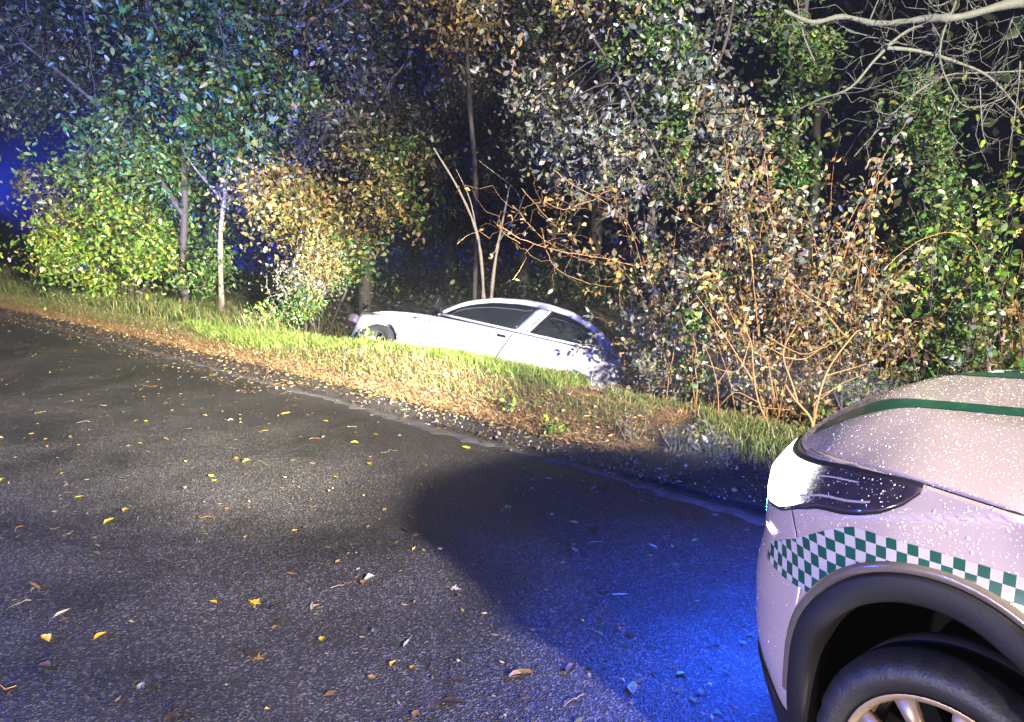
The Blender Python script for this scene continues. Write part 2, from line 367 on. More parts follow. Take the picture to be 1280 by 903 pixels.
for s in (-1, 1):
    mb = MB().box((s * .22, .805, .60), (.05, .008, .014)); o = mb.build('blue_strobe', M['strobe'], car, smooth=False)
    l = light('blue_strobe_lamp', 'POINT', (0, 0, 0), 180, (.012, .085, 1.0), .06); l.parent = o
    l.location = (s * .20, .90, .60); l.rotation_euler = (rad(82), 0, rad(8))
# hood: ribs from a spine to the outline
def hood_outline():
    a1 = np.linspace(-.80, .39, 34); P = [(a, bs(a, zs(a)), zs(a)) for a in a1]
    for f in np.linspace(.02, 1, 40):
        z = zs(.395 + .3 * f); A = A_of(z); s0 = math.asin(((.40 - A0) / (A - A0)) ** (PEX / 2)); ph = s0 + (math.pi / 2 - s0) * f
        a = A0 + (A - A0) * math.sin(ph) ** (2 / PEX); r = min(1, max(0, (a - A0) / (A - A0)))
        P.append((a, float(W_of(a, z)) * (1 - r ** PEX) ** (1 / PEX), z))
    return np.array(P)
HO = hood_outline()
def hood_z(rho, a_rib, z_edge):
    zc_ = 1.062 + .075 * ss(-a_rib, -.25, .8)
    return z_edge + .004 + (zc_ - z_edge) * (1 - rho ** 4.2) + .008 * np.exp(-((rho - .62) / .10) ** 2)
def hood_pts(P, rhos):
    sp = np.minimum(P[:, 0], .22)
    ctr = np.stack([sp, np.zeros_like(sp)], -1)
    out = P[:, :2].copy()
    dirv = out - ctr; ln = np.linalg.norm(dirv, axis=1, keepdims=True); out = out - dirv / ln * .004
    G = []
    for r in rhos:
        ab = ctr + (out - ctr) * r
        G.append(L3(ab[:, 0], ab[:, 1], hood_z(r, sp, P[:, 2])))
    return np.array(G)
rho = np.concatenate([np.linspace(0, .9, 22), np.linspace(.92, 1, 8)])
HG = hood_pts(HO, rho)
HGf = np.concatenate([HG, mir(HG[:, ::-1])[:, 1:]], 1)
rim = HGf[-1:].copy(); rim[..., 2] -= .025
hood = MB().grid(np.concatenate([HGf, rim], 0)).build('hood', M['paint'], car)
def hood_at(a, b):
    """height of the hood over (a,b), by nearest sample of a dense table"""
    d = (HT[:, 0] - a) ** 2 + (HT[:, 1] - b) ** 2; i = np.argpartition(d, 4)[:4]; w = 1 / (d[i] + 1e-6); return float((HT[i, 2] * w).sum() / w.sum())
_dense = hood_pts(HO, np.linspace(0, 1, 160)); HT = np.stack([_dense[..., 1].ravel(), -_dense[..., 0].ravel(), _dense[..., 2].ravel()], -1)
HT = np.concatenate([HT, HT * [1, -1, 1]])
def decal(name, left, right, m, n=40, k=4, off=.0025):
    """strip on the hood between two (a,b) polylines"""
    Lp = np.array(left); Rp = np.array(right)
    def res(P):
        s = np.concatenate([[0], np.cumsum(np.linalg.norm(np.diff(P, axis=0), axis=1))]); t = np.linspace(0, s[-1], n)
        return np.stack([np.interp(t, s, P[:, 0]), np.interp(t, s, P[:, 1])], -1)
    Lp, Rp = res(Lp), res(Rp); G = []
    for i in range(n):
        row = []
        for t in np.linspace(0, 1, k):
            a, b = Lp[i] + (Rp[i] - Lp[i]) * t; row.append(L3(a, b, hood_at(a, b) + off))
        G.append(row)
    return MB().grid(np.array(G)).build(name, m, car)
decal('hood_stripe', [(.545, .58), (.50, .555), (.43, .51), (.33, .455), (.2, .405), (.05, .365), (-.2, .31), (-.7, .25)],
      [(.555, .535), (.525, .475), (.47, .405), (.37, .345), (.23, .30), (.07, .26), (-.18, .21), (-.68, .15)], M['green'])
decal('hood_stripe', [(.49, -.16), (.42, -.18), (.34, -.20), (.2, -.26), (-.1, -.28), (-.7, -.22)],
      [(.50, -.18), (.50, -.40), (.46, -.60), (.36, -.62), (.0, -.50), (-.68, -.34)], M['green'])
for k, (a0, b0) in enumerate([(.44, -.28), (.43, -.39), (.42, -.49)]):
    decal('hood_lettering', [(a0, b0), (a0 - .02, b0 - .03), (a0 + .005, b0 - .06), (a0 - .03, b0 - .09)], [(a0 - .02, b0 + .005), (a0 - .045, b0 - .03), (a0 - .02, b0 - .062), (a0 - .05, b0 - .095)], M['white_print'], 14, 3, .005)
# headlight: smoked lens wrapping the corner, lamp unit lit at the front
def hl_low(a): return np.interp(a, [.12, .15, .19, .24, .28, .36, .42, .50, .58, .66, .72], [.972, .938, .912, .893, .882, .868, .845, .805, .785, .80, .86])
def wrap_patch(a_list, lo, hi, off, nz=10):
    G = []
    for a in a_list:
        z = np.linspace(lo(a), hi(a), nz)
        r = np.clip((a - A0) / (A_of(z) - A0), 0, .985); b = W_of(a, z) * (1 - r ** PEX) ** (1 / PEX)
        G.append(L3(a, b, z))
    G = np.array(G); nr = np.cross(np.gradient(G, axis=0), np.gradient(G, axis=1)); nr /= np.linalg.norm(nr, axis=2, keepdims=True) + 1e-9
    if nr[..., 0].mean() > 0: nr = -nr
    return G + nr * off
for s in (1, -1):
    hl = empty('headlight'); hl.parent = car
    f = (lambda P: P) if s > 0 else mir
    al = np.concatenate([np.linspace(.122, .5, 30), np.linspace(.515, .655, 16)])
    MB().grid(f(wrap_patch(al, hl_low, lambda a: float(zs(a)) - .010, .004))).build('lens', M['lens'], hl, solid=.008)
    # bezel line round the lens
    top = wrap_patch(al, lambda a: float(zs(a)) - .010, lambda a: float(zs(a)) - .002, .003, 3); bot = wrap_patch(al, lambda a: hl_low(a) - .006, hl_low, .003, 3)
    MB().grid(f(top)).grid(f(bot)).build('bezel', M['black'], hl)
    ll = np.concatenate([np.linspace(.155, .5, 30), np.linspace(.51, .648, 14)])
    MB().grid(f(wrap_patch(ll, lambda a: hl_low(a) + .006, lambda a: float(zs(a)) - .013, .0065))).build('lamp', M['lamp'], hl)
    for q_, (x0, x1, fz, hz_) in enumerate(((.22, .42, .20, .0045), (.27, .40, .64, .003))):
        rl = np.linspace(x0, x1, 14); MB().grid(f(wrap_patch(rl, lambda a: hl_low(a) + (float(zs(a)) - hl_low(a)) * fz, lambda a: hl_low(a) + (float(zs(a)) - hl_low(a)) * fz + hz_, .0075, 3))).build('reflector_strip', M['pale_film'], hl)
    glint_a = np.linspace(.535, .585, 5)
    MB().grid(f(wrap_patch(glint_a, lambda a: .716, lambda a: .728, .006, 3))).build('marker_lamp', M['glint'], hl)  # glowing patch below the headlight stands in for a glint
    l = light('headlight_beam', 'SPOT', (0, 0, 0), 46000, (1, .97, .90), .06, None, 26, 1.0); l.parent = hl
    l.location = (-s * .60, .74, .86); l.rotation_euler = (rad(90.3 if s > 0 else 89.4), 0, rad(7 if s > 0 else -4))
    if s > 0: l.data.spot_size = rad(46); l.data.energy = 11000
# joint lines: fender/bumper and hood shut line
z = np.linspace(.668, .84, 16); a = .392 + .36 * np.clip(z - .66, 0, .3)
jl = np.stack([L3(a + d_, bs(a + d_, z) + .0015, z) for d_ in (-.0022, .0022)], 0)
[MB().grid(q_).build('panel_gap', M['black'], car) for q_ in (jl, mir(jl))]
a = np.linspace(-.9, .12, 40); zz = zs(a)
jl = np.stack([L3(a, bs(a, zz) - .001 - w, zz + h) for w, h in ((-.001, -.004), (.006, .002))], 0)
[MB().grid(q_).build('panel_gap', M['black'], car) for q_ in (jl, mir(jl))]
# wheel arch cladding
def cladding(sgn, da=0.0):
    prof = [(.352, .000), (.350, .012), (.343, .016), (.320, .013), (.295, .010), (.288, .004), (.284, -.07)]
    G = []
    for R, o in prof:
        a, z = arch_pts(R); b = bs(a, z) + o; P = L3(a + da, b if sgn > 0 else -b, z); G.append(P)
    return MB().grid(np.array(G)).build('arch_cladding', M['plastic'], car)
cladding(1); cladding(-1)
# clear protective film ridge above the lip
for sgn in (1, -1):
    G = []
    for R, o in ((.353, .006), (.358, .010), (.371, .009), (.376, .002)):
        a, z = arch_pts(R, zlow=.36); b = bs(a, z) + o; G.append(L3(a, b * sgn, z))
    MB().grid(np.array(G)).build('arch_lip', pmat('arch_lip_film', (.10, .082, .062), .22, coat=.5, var=.35, vscale=25) if sgn > 0 else bpy.data.materials['arch_lip_film'], car)
# wheel well, dark
mb = MB(); a, z = arch_pts(.337)
mb.grid(np.array([L3(a, np.full_like(a, b_), z) for b_ in (.84, .35)])); a, z = arch_pts(.337, 20)
mb.build('wheel_well', M['interior'], car)
MB().grid(mir(np.array([L3(*(lambda q: (q[0], np.full_like(q[0], b_), q[1]))(arch_pts(.337))) for b_ in (.84, .35)]))).build('wheel_well', M['interior'], car)
for sgn in (1, -1):
    a, z = arch_pts(.36, 20); P = L3(a, np.full_like(a, .36 * sgn), z); MB().add(P, None, [[0, i, i + 1] for i in range(1, len(a) - 1)]).build('wheel_well_wall', M['interior'], car, smooth=False)
    a, z = arch_pts(.345, 20); P2 = L3(a, np.full_like(a, .74 * sgn), z); a, z = arch_pts(.282, 20); P1 = L3(a, np.full_like(a, .80 * sgn), z)
    MB().grid(np.array([P1, P2])).build('wheel_well_flange', M['interior'], car)
MB().box((0, -.1, .55), (.34, .6, .25)).build('engine_bay', M['interior'], car, smooth=False)
# green and pale checks
def zt_(a): return np.interp(a, [-.98, .25, .30, .385, .44, .49, .60], [.858, .858, .838, .785, .75, .725, .66])
ch = {0: MB(), 1: MB()}
ca, cz = .0228, .0295
for i in range(-20, 24):
    for j in range(8):
        a0 = i * ca + .017; z1 = .862 - j * cz; z0 = z1 - cz
        aa = np.linspace(a0, a0 + ca, 4)[:, None]; zz = np.linspace(z0, z1, 4)[None, :]
        aa, zz = np.broadcast_arrays(aa, zz); aa = aa.copy(); zz = zz.copy()
        aa += .25 * np.clip(zz - .64, 0, .3) * ss(aa, .2, .45)
        if aa.mean() > .56 : continue
        top = zt_(aa); low = np.maximum(.638 + .05 * np.clip(.46 - aa, 0, .2), .0) if a0 > .2 else np.full_like(aa, .74)
        zz = np.minimum(zz, top); zz = np.maximum(zz, low)
        if (zz.max(1) - zz.min(1)).max() < .004: continue
        da, dz = aa - ARC[0], zz - ARC[1]; dist = np.hypot(da, dz)
        inside = (zz > ARC[1]) & (dist < .374)
        if inside.all(): continue
        sc_ = np.where(inside, .374 / dist, 1); aa = ARC[0] + da * sc_; zz = ARC[1] + dz * sc_
        ch[(i + j) % 2].grid(L3(aa, bs(aa, zz) + .0016, zz))
ch[0].build('green_checks', M['green'], car); ch[1].build('pale_checks', M['pale_film'], car)
# wheels
def lathe(prof, k=64):
    th = np.linspace(0, 2 * math.pi, k, endpoint=False)
    return np.array([[(x, r * math.cos(t), r * math.sin(t)) for t in th] for r, x in prof])
def make_wheel(parent, loc, sgn, R=.305, rr=.218, w=.22, spokes=10, metal='alloy', face=0):
    wl_ = empty('wheel'); wl_.parent = parent; wl_.location = loc
    if sgn > 0: wl_.rotation_euler = (0, 0, math.pi)
    wl_.rotation_euler[2] += face
    h = w / 2   # outer face towards +x before the turn
    tp = [(rr - .01, h - .03), (rr + .004, h - .008), (rr + .02, h), (rr + (R - rr) * .45, h + .006), (R - .022, h - .004), (R - .008, h - .022), (R, h - .05), (R, .012), (R - .008, .010), (R - .008, -.010), (R, -.012), (R, -h + .05), (R - .008, -h + .02), (R - .03, -h), (rr, -h + .01), (rr - .01, -h + .03)]
    tg = lathe(tp, 96); alt = (np.arange(96) % 3 == 0)
    for row in (4, 5): tg[row, alt, 1:] *= .984
    for row in (5, 8): tg[row, alt, 1:] *= .99
    MB().grid(tg, True).build('tyre', M['tyre'], wl_)
    rp = [(rr + .002, h - .004), (rr - .006, h - .002), (rr - .014, h - .012), (rr - .018, h - .05), (rr - .03, -h * .6), (rr, -h + .02)]
    MB().grid(lathe(rp, 64), True).build('rim', M[metal], wl_)
    MB().grid(lathe([(.004, -h * .25), (rr - .03, -h * .25)], 32), True).build('brake_disc', M['interior'], wl_)
    MB().grid(lathe([(.001, h - .02), (.03, h - .018), (.05, h - .03), (.055, h - .06)], 24), True).build('hub', M[metal], wl_)
    for i in range(spokes):
        t = (i + .25) / spokes * 2 * math.pi; c, s_ = math.cos(t), math.sin(t)
        V = []
        for r, hw, x in ((.035, .014, h - .03), (rr * .6, .017, h - .022), (rr - .008, .028, h - .012)):
            for q, dx in ((-1, -.012), (-.8, 0), (.8, 0), (1, -.012)):
                y, z = r, q * hw; V.append((x + dx, y * c - z * s_, y * s_ + z * c))
        V = np.array(V).reshape(3, 4, 3); MB().grid(V).build('spoke', M[metal], wl_, solid=-.02)
    return wl_
make_wheel(car, (-.765, .03, .305), 1, face=rad(0)); make_wheel(car, (.765, .03, .305), -1)
# the rest of the car, out of the picture to the right
def loft(sections):
    return np.array([[(-b, a, z) for b, z in prof] for a, prof in sections])
def body_prof(w, zb, z0=.18, ztop=None):
    zt = ztop if ztop else zb + .02
    half = [(0, z0), (w - .10, z0), (w - .03, z0 + .04), (w - .005, z0 + .22), (w, z0 + .42), (w - .015, zb - .14), (w - .02, zb - .06), (w - .06, zb), (w * .6, zt), (0, zt)]
    return half + [(-b, z) for b, z in half[::-1][1:-1]]
secs = [(-.985, body_prof(.905, .985)), (-1.5, body_prof(.905, 1.0)), (-2.0, body_prof(.905, 1.02)), (-2.6, body_prof(.905, 1.05)), (-3.0, body_prof(.89, 1.06)), (-3.3, body_prof(.84, 1.04)), (-3.42, body_prof(.76, .98, .3)), (-3.46, body_prof(.6, .9, .4))]
mb = MB().grid(loft(secs), True); e_ = loft(secs[-1:])[0]; mb.add(e_, None, [[0, i, i + 1] for i in range(1, len(e_) - 1)])
mb.build('body', M['paint'], car)
for a_ in (-1.0, -1.95, -2.75):
    zz = np.linspace(.25, .95, 10); g = np.array([L3(np.full(10, a_ + d_), np.full(10, .912), zz) for d_ in (0, -.005)]); [MB().grid(q_).build('panel_gap', M['black'], car) for q_ in (g, mir(g))]
roof = np.array([[(-b_ * w, a_, z_ - .05 * abs(b_) ** 2.5) for b_ in np.linspace(-1, 1, 13)] for a_, w, z_ in ((-1.35, .60, 1.50), (-1.7, .63, 1.57), (-2.3, .64, 1.58), (-2.9, .62, 1.54), (-3.15, .58, 1.47))])
MB().grid(roof).build('roof', M['paint'], car, solid=.03)
ws = np.array([[(-b_ * w, a_ + .06 * (1 - b_ * b_), z_) for b_ in np.linspace(-1, 1, 9)] for a_, w, z_ in ((-.80, .76, 1.02), (-1.07, .70, 1.26), (-1.37, .62, 1.47))])
MB().grid(ws).build('windscreen', M['glass'], car, solid=.006)
rw = np.array([[(-b_ * w, a_, z_) for b_ in np.linspace(-1, 1, 9)] for a_, w, z_ in ((-3.15, .58, 1.45), (-3.36, .72, 1.04))])
MB().grid(rw).build('rear_window', M['glass'], car, solid=.006)
for s in (1, -1):
    def sp(pts): return np.array([L3(a_, s * (.86 - (z_ - .98) * .42), z_) for a_, z_ in pts])
    for q in ([(-1.02, 1.02), (-1.92, 1.04), (-1.92, 1.46), (-1.42, 1.44)], [(-1.98, 1.04), (-2.72, 1.06), (-2.80, 1.44), (-1.98, 1.46)]):
        P = sp(q); MB().add(P, [[0, 1, 2, 3]]).build('window', M['glass'], car, smooth=False, solid=.006)
    for q in ([(-.82, 1.0), (-1.0, 1.0), (-1.40, 1.48), (-1.34, 1.50)], [(-1.92, 1.03), (-1.98, 1.03), (-1.98, 1.50), (-1.92, 1.50)], [(-2.72, 1.04), (-3.35, 1.05), (-3.12, 1.48), (-2.82, 1.48)]):
        P = sp(q); MB().add(P, [[0, 1, 2, 3]]).build('pillar', M['paint'], car, smooth=False, solid=.03)
    MB().box((-s * .98, -1.05, 1.05), (.09, .05, .065)).build('mirror', M['paint'], car, bevel=.02)
    MB().box((-s * .70, -3.44, .80), (.12, .03, .10)).build('tail_light', M['red_lens'], car, bevel=.01)
    make_wheel(car, (-s * .79, -2.57, .305), s)
    a2, z2 = arch_pts(.33); MB().grid(np.array([L3(a2 - 2.62, np.full_like(a2, s * (.915 + o)), z2 - .0) for o in (0, .01)])).build('arch_cladding', M['plastic'], car)
MB().box((0, -1.75, 1.62), (.55, .10, .04)).build('light_bar', M['strobe'], car, bevel=.015)
# raindrops standing on the paint
def scatter(objs_counts):
    mb = MB(); k = 6; th = np.arange(k) / k * 2 * math.pi
    for o, cnt, filt, mean in objs_counts:
        me = o.data; me.calc_loop_triangles(); tri = np.empty(len(me.loop_triangles) * 3, np.int32); me.loop_triangles.foreach_get('vertices', tri); tri = tri.reshape(-1, 3)
        co = np.empty(len(me.vertices) * 3); me.vertices.foreach_get('co', co); co = co.reshape(-1, 3)
        t = co[tri]; nr = np.cross(t[:, 1] - t[:, 0], t[:, 2] - t[:, 0]); ar = np.linalg.norm(nr, axis=1); c = t.mean(1); ok = filt(c) & (ar > 1e-9); t, nr, ar = t[ok], nr[ok], ar[ok]
        pick = rng.choice(len(t), cnt, p=ar / ar.sum()); uv = rng.random((cnt, 2)); fl = uv.sum(1) > 1; uv[fl] = 1 - uv[fl]
        p = t[pick, 0] + uv[:, :1] * (t[pick, 1] - t[pick, 0]) + uv[:, 1:] * (t[pick, 2] - t[pick, 0]); n = nr[pick] / ar[pick][:, None]
        flip = (n[:, 2] * 1.0 - n[:, 0] * .5 + n[:, 1] * .3) < 0; n[flip] *= -1
        r = np.clip(rng.lognormal(math.log(mean), .55, cnt), .0004, .0036)
        ref = np.tile([0.3, 0.8, 0.5], (cnt, 1)); u = np.cross(n, ref); u /= np.linalg.norm(u, axis=1, keepdims=True); v = np.cross(n, u)
        ring = lambda rr_, hh: p[:, None] + (r[:, None, None] * rr_) * (np.cos(th)[None, :, None] * u[:, None] + np.sin(th)[None, :, None] * v[:, None]) + (r * hh)[:, None, None] * n[:, None]
        V = np.concatenate([ring(1, -.1), ring(.74, .16), (p + n * (r * .22)[:, None])[:, None]], 1)
        base = np.arange(cnt)[:, None, None] * (2 * k + 1); i = np.arange(k); j = (i + 1) % k
        q = (base + np.stack([i, j, j + k, i + k], -1)[None]).reshape(-1, 4); tr = (base + np.stack([i + k, j + k, np.full(k, 2 * k)], -1)[None]).reshape(-1, 3)
        mb.add(V.reshape(-1, 3), q, tr)
    return mb
fen = [o for o in car.children if o.name.startswith('fender')][0]; bum = [o for o in car.children if o.name.startswith('bumper')][0]
lensL = [o for h in car.children if h.name.startswith('headlight') for o in h.children if o.name.startswith('lamp')][0]
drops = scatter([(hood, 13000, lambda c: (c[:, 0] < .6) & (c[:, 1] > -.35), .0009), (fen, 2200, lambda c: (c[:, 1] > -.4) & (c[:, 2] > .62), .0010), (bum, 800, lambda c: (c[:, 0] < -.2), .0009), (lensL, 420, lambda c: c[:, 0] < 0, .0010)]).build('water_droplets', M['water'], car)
tag(drops, kind='stuff')

# ------------------------------------------------------------------ crashed hatchback in the ditch (a = forward, b = left, z = up)
wreck = empty('crashed_car', (6.287, 6.861, -.664), (rad(9.5), rad(31.6), rad(20)))
tag(wreck, 'white hatchback run off the road, tilted into the ditch behind the grass', 'car')
def wprof(w, zb, zt, z0=.17):
    half = [(0, z0), (w * .8, z0), (w - .06, z0 + .03), (w - .015, z0 + .14), (w, z0 + .30), (w + .004, z0 + .42), (w - .006, z0 + .54), (w - .022, zb - .10), (w - .035, zb - .04), (w - .075, zb), (w * .72, zb + (zt - zb) * .55), (w * .4, zb + (zt - zb) * .92), (0, zt)]
    return np.array(half + [(-b, z) for b, z in half[::-1][1:-1]])
st = [(1.99, .50, .60, .64, .30), (1.95, .60, .66, .70, .24), (1.86, .70, .70, .755, .20), (1.70, .775, .75, .81, .18), (1.45, .815, .80, .865, .17), (1.1, .83, .845, .915, .17), (.75, .835, .875, .95, .17), (.45, .835, .885, .955, .17), (0, .835, .90, .955, .17), (-.5, .835, .91, .955, .17), (-1.0, .83, .915, .96, .17), (-1.5, .82, .905, .96, .18), (-1.75, .80, .885, .94, .2), (-1.95, .74, .84, .90, .23), (-2.05, .66, .76, .80, .28), (-2.09, .56, .66, .70, .33)]
sa = np.array([s[0] for s in st])[::-1]; sv = np.array([s[1:] for s in st])[::-1]
aa = np.linspace(-2.09, 1.99, 64)
sec = [wprof(*[np.interp(a, sa, sv[:, k]) for k in (0, 1, 2, 3)]) for a in aa]
for _ in range(2): sec = [sec[0]] + [(sec[i - 1] + 2 * sec[i] + sec[i + 1]) / 4 for i in range(1, len(sec) - 1)] + [sec[-1]]
G = np.array([[(-b, a, z) for b, z in s] for a, s in zip(aa, sec)])
mb = MB().grid(G, True)
for e in (G[0], G[-1]): mb.add(e, None, [[0, i, i + 1] for i in range(1, len(e) - 1)])
wb = mb.build('body', M['mud_shade'], wreck)
def wb_b(a, z):
    s = sec[int(np.argmin(np.abs(aa - a)))][:10]; return float(np.interp(z, s[3:, 1], s[3:, 0]))
# wheel arches cut out of the body
FA, RA = 1.36, -1.28
cut = MB()
for ax in (FA, RA):
    t = np.linspace(0, 2 * math.pi, 40, endpoint=False)
    for sx in (-1, 1):
        ring = np.array([[(sx * x, ax + .345 * math.cos(q), .30 + .345 * math.sin(q)) for q in t] for x in (.56, 1.1)])
        cut.grid(ring if sx < 0 else ring[:, ::-1], True)
        n0 = cut.n - 80
        cut.t.append(np.array([[n0, n0 + i + 1, n0 + i] for i in range(1, 39)])); cut.t.append(np.array([[n0 + 40, n0 + 40 + i, n0 + 41 + i] for i in range(1, 39)]))
cuto = cut.build('arch_cutter', M['interior'], wreck, smooth=False)
import bmesh
for ob_ in (wb, cuto):
    bm = bmesh.new(); bm.from_mesh(ob_.data); bmesh.ops.remove_doubles(bm, verts=bm.verts, dist=1e-5); bmesh.ops.recalc_face_normals(bm, faces=bm.faces); bm.to_mesh(ob_.data); bm.free()
md = wb.modifiers.new('arch', 'BOOLEAN'); md.operation = 'DIFFERENCE'; md.object = cuto; md.solver = 'EXACT'; md.use_self = False
dg = bpy.context.evaluated_depsgraph_get(); newme = bpy.data.meshes.new_from_object(wb.evaluated_get(dg)); old = wb.data; wb.modifiers.clear(); wb.data = newme
bpy.data.objects.remove(cuto); 
wb.data.materials.clear(); wb.data.materials.append(M['mud_shade'])
for s in (1, -1):
    for ax in (FA, RA):
        mbw = MB(); t = np.linspace(-.35, math.pi + .35, 30)
        mbw.grid(np.array([[(-s * b_, ax + .35 * math.cos(q), .30 + .35 * math.sin(q)) for q in t] for b_ in (.79, .50)])).build('wheel_well', M['interior'], wreck)
        w_ = make_wheel(wreck, (-s * .735, ax, .30), s, R=.295, rr=.19, w=.19, spokes=8, metal='steel')
# glasshouse
def gb(z): return .775 - (z - .90) * .40
def gp(a, z, s=1, o=0.0): return np.array([-s * (gb(z) + o), a, z])
belt = lambda a: .895 + .012 * (0.5 - a) / 2
top_a = [.50, .44, .30, .05, -.30, -.60, -.95, -1.20, -1.42, -1.62]; top_z = [.97, 1.075, 1.185, 1.285, 1.345, 1.355, 1.315, 1.235, 1.13, 1.00]
topz = lambda a: np.interp(a, top_a[::-1], top_z[::-1])
def side_strip(name, lo, hi, m, s, o, n=16, solid=.012):
    """strip of the glasshouse side between two (a,z) polylines"""
    lo = np.array(lo); hi = np.array(hi); t = np.linspace(0, 1, n)
    def res(P):
        q = np.concatenate([[0], np.cumsum(np.linalg.norm(np.diff(P, axis=0), axis=1))]); q /= q[-1]; return np.stack([np.interp(t, q, P[:, 0]), np.interp(t, q, P[:, 1])], -1)
    lo, hi = res(lo), res(hi)
    G = np.array([[gp(*(lo[i] + (hi[i] - lo[i]) * u), s, o) for u in (0, .33, .67, 1)] for i in range(n)])
    return MB().grid(G).build(name, m, wreck, solid=solid)
for s in (1, -1):
    ta = np.linspace(.62, -1.62, 46)
    zr = np.interp(ta, [-1.62, -1.42, -1.20, -.95, -.60, -.30, .05, .30, .44, .55, .62], [1.00, 1.13, 1.235, 1.315, 1.355, 1.345, 1.285, 1.185, 1.10, .98, .90])
    side_strip('roof_rail', np.stack([ta, zr - .035], -1), np.stack([ta - .01, zr + .035], -1), M['mud_shade'], s, .012, 46, .03)
    side_strip('front_window', [(.50, .905), (-.42, .915)], [(.49, .93), (.40, 1.09), (.22, 1.19), (.02, 1.255), (-.25, 1.305), (-.51, 1.315)], M['glass'], s, 0, 16)
    side_strip('rear_window_side', [(-.66, .92), (-1.50, .915)], [(-.755, 1.29), (-.95, 1.275), (-1.15, 1.215), (-1.31, 1.14), (-1.47, 1.01)], M['glass'], s, 0, 16)
    side_strip('door_pillar', [(-.42, .91), (-.52, 1.33)], [(-.64, .91), (-.735, 1.32)], M['mud_shade'], s, .010, 8, .03)
    side_strip('window_frame', [(-.625, .915), (-.725, 1.315)], [(-.652, .915), (-.748, 1.305)], M['black'], s, .014, 8, .01)
    side_strip('window_frame', [(-.575, .915), (-.675, 1.325)], [(-.585, .915), (-.685, 1.32)], M['black'], s, .013, 8, .01)
    side_strip('rear_pillar', [(-1.50, .90), (-1.34, 1.15)], [(-1.80, .90), (-1.50, 1.12)], M['mud_shade'], s, .006, 8, .03)
    side_strip('belt_trim', [(.60, .888), (-1.55, .895)], [(.60, .908), (-1.55, .918)], M['chrome'] if 0 else M['mud_shade'], s, .02, 12, .02)
# roof skin, windscreen and rear glass
ra_ = np.array([.36, .2, 0, -.3, -.6, -.9, -1.15]); rz_ = np.interp(ra_, [-1.42, -1.20, -.95, -.60, -.30, .05, .30, .44], [1.15, 1.255, 1.335, 1.375, 1.365, 1.305, 1.205, 1.12])
MB().grid(np.array([[(-b_ * (gb(z_) + .005), a_, z_ + .045 * (1 - b_ ** 2)) for b_ in np.linspace(-1, 1, 11)] for a_, z_ in zip(ra_, rz_)])).build('roof', M['mud_shade'], wreck, solid=.02)
MB().grid(np.array([[(-b_ * (gb(z_) + .01), a_ + .10 * (1 - b_ ** 2), z_ + dz * (1 - b_ ** 2)) for b_ in np.linspace(-1, 1, 11)] for a_, z_, dz in ((.86, .90, .03), (.60, 1.06, .035), (.37, 1.205, .04))])).build('windscreen', M['glass'], wreck, solid=.006)
MB().grid(np.array([[(-b_ * gb(z_), a_, z_) for b_ in np.linspace(-1, 1, 9)] for a_, z_ in ((-1.17, 1.26), (-1.45, 1.13), (-1.80, .93))])).build('rear_window', M['glass'], wreck, solid=.006)
for s in (1, -1):
    mb = MB(); t = np.linspace(0, 2 * math.pi, 14, endpoint=False)
    ring = [np.array([(-s * (.86 + dx), .60 + da + r * .45 * math.cos(q), 1.0 + r * .8 * math.sin(q) + dz) for q in t]) for dx, da, r, dz in ((-.02, .02, .02, -.03), (.0, .04, .09, 0), (.06, .05, .115, .01), (.11, .03, .10, .01), (.125, .0, .05, .01), (.127, 0, .002, .01))]
    mi = mb.grid(np.array(ring), True).build('mirror', M['plastic'], wreck)
    MB().tube([(-s * .80, .60, .92), (-s * .86, .61, .97)], [.03, .02], 6).build('mirror_arm', M['plastic'], mi)
    MB().box((-s * .742, -1.99, .66), (.03, .085, .13)).build('tail_light', M['red_lens'], wreck, bevel=.02)
    MB().box((-s * .66, 1.90, .60), (.10, .06, .055)).build('headlight', M['lens'], wreck, bevel=.02)
    # door outlines, handles, side repeater, rubbing of the bumper
    zz = np.linspace(.28, .905, 14)
    for a_, lean in ((-.45, .30), (.72, -.10)):
        an = a_ + lean * (.905 - zz) * .6
        g = np.array([[(-s * (wb_b(q, w) + .003), q + d_, w) for q, w in zip(an, zz)] for d_ in (0, -.015)]); MB().grid(g).build('door_gap', M['black'], wreck)
    for a_ in (-.33, -.86):
        MB().box((-s * (wb_b(a_, .80) + .008), a_, .80), (.012, .055, .014)).build('door_handle', M['plastic'] if a_ > -.5 else M['mud_shade'], wreck, bevel=.006)
    MB().box((-s * (wb_b(1.0, .76) + .003), .93, .775), (.006, .035, .011)).build('side_repeater', M['red_lens'] if 0 else M['plastic'], wreck, bevel=.004)
mb = MB().box((0, 1.995, .44), (.5, .02, .10)); mb.build('front_bumper_trim', M['plastic'], wreck, bevel=.02)
mb = MB().box((0, -2.09, .42), (.55, .02, .09)); mb.build('rear_bumper_trim', M['plastic'], wreck, bevel=.02)
MB().box((0, -.35, .75), (.55, 1.0, .25)).build('interior', M['interior'], wreck, smooth=False)

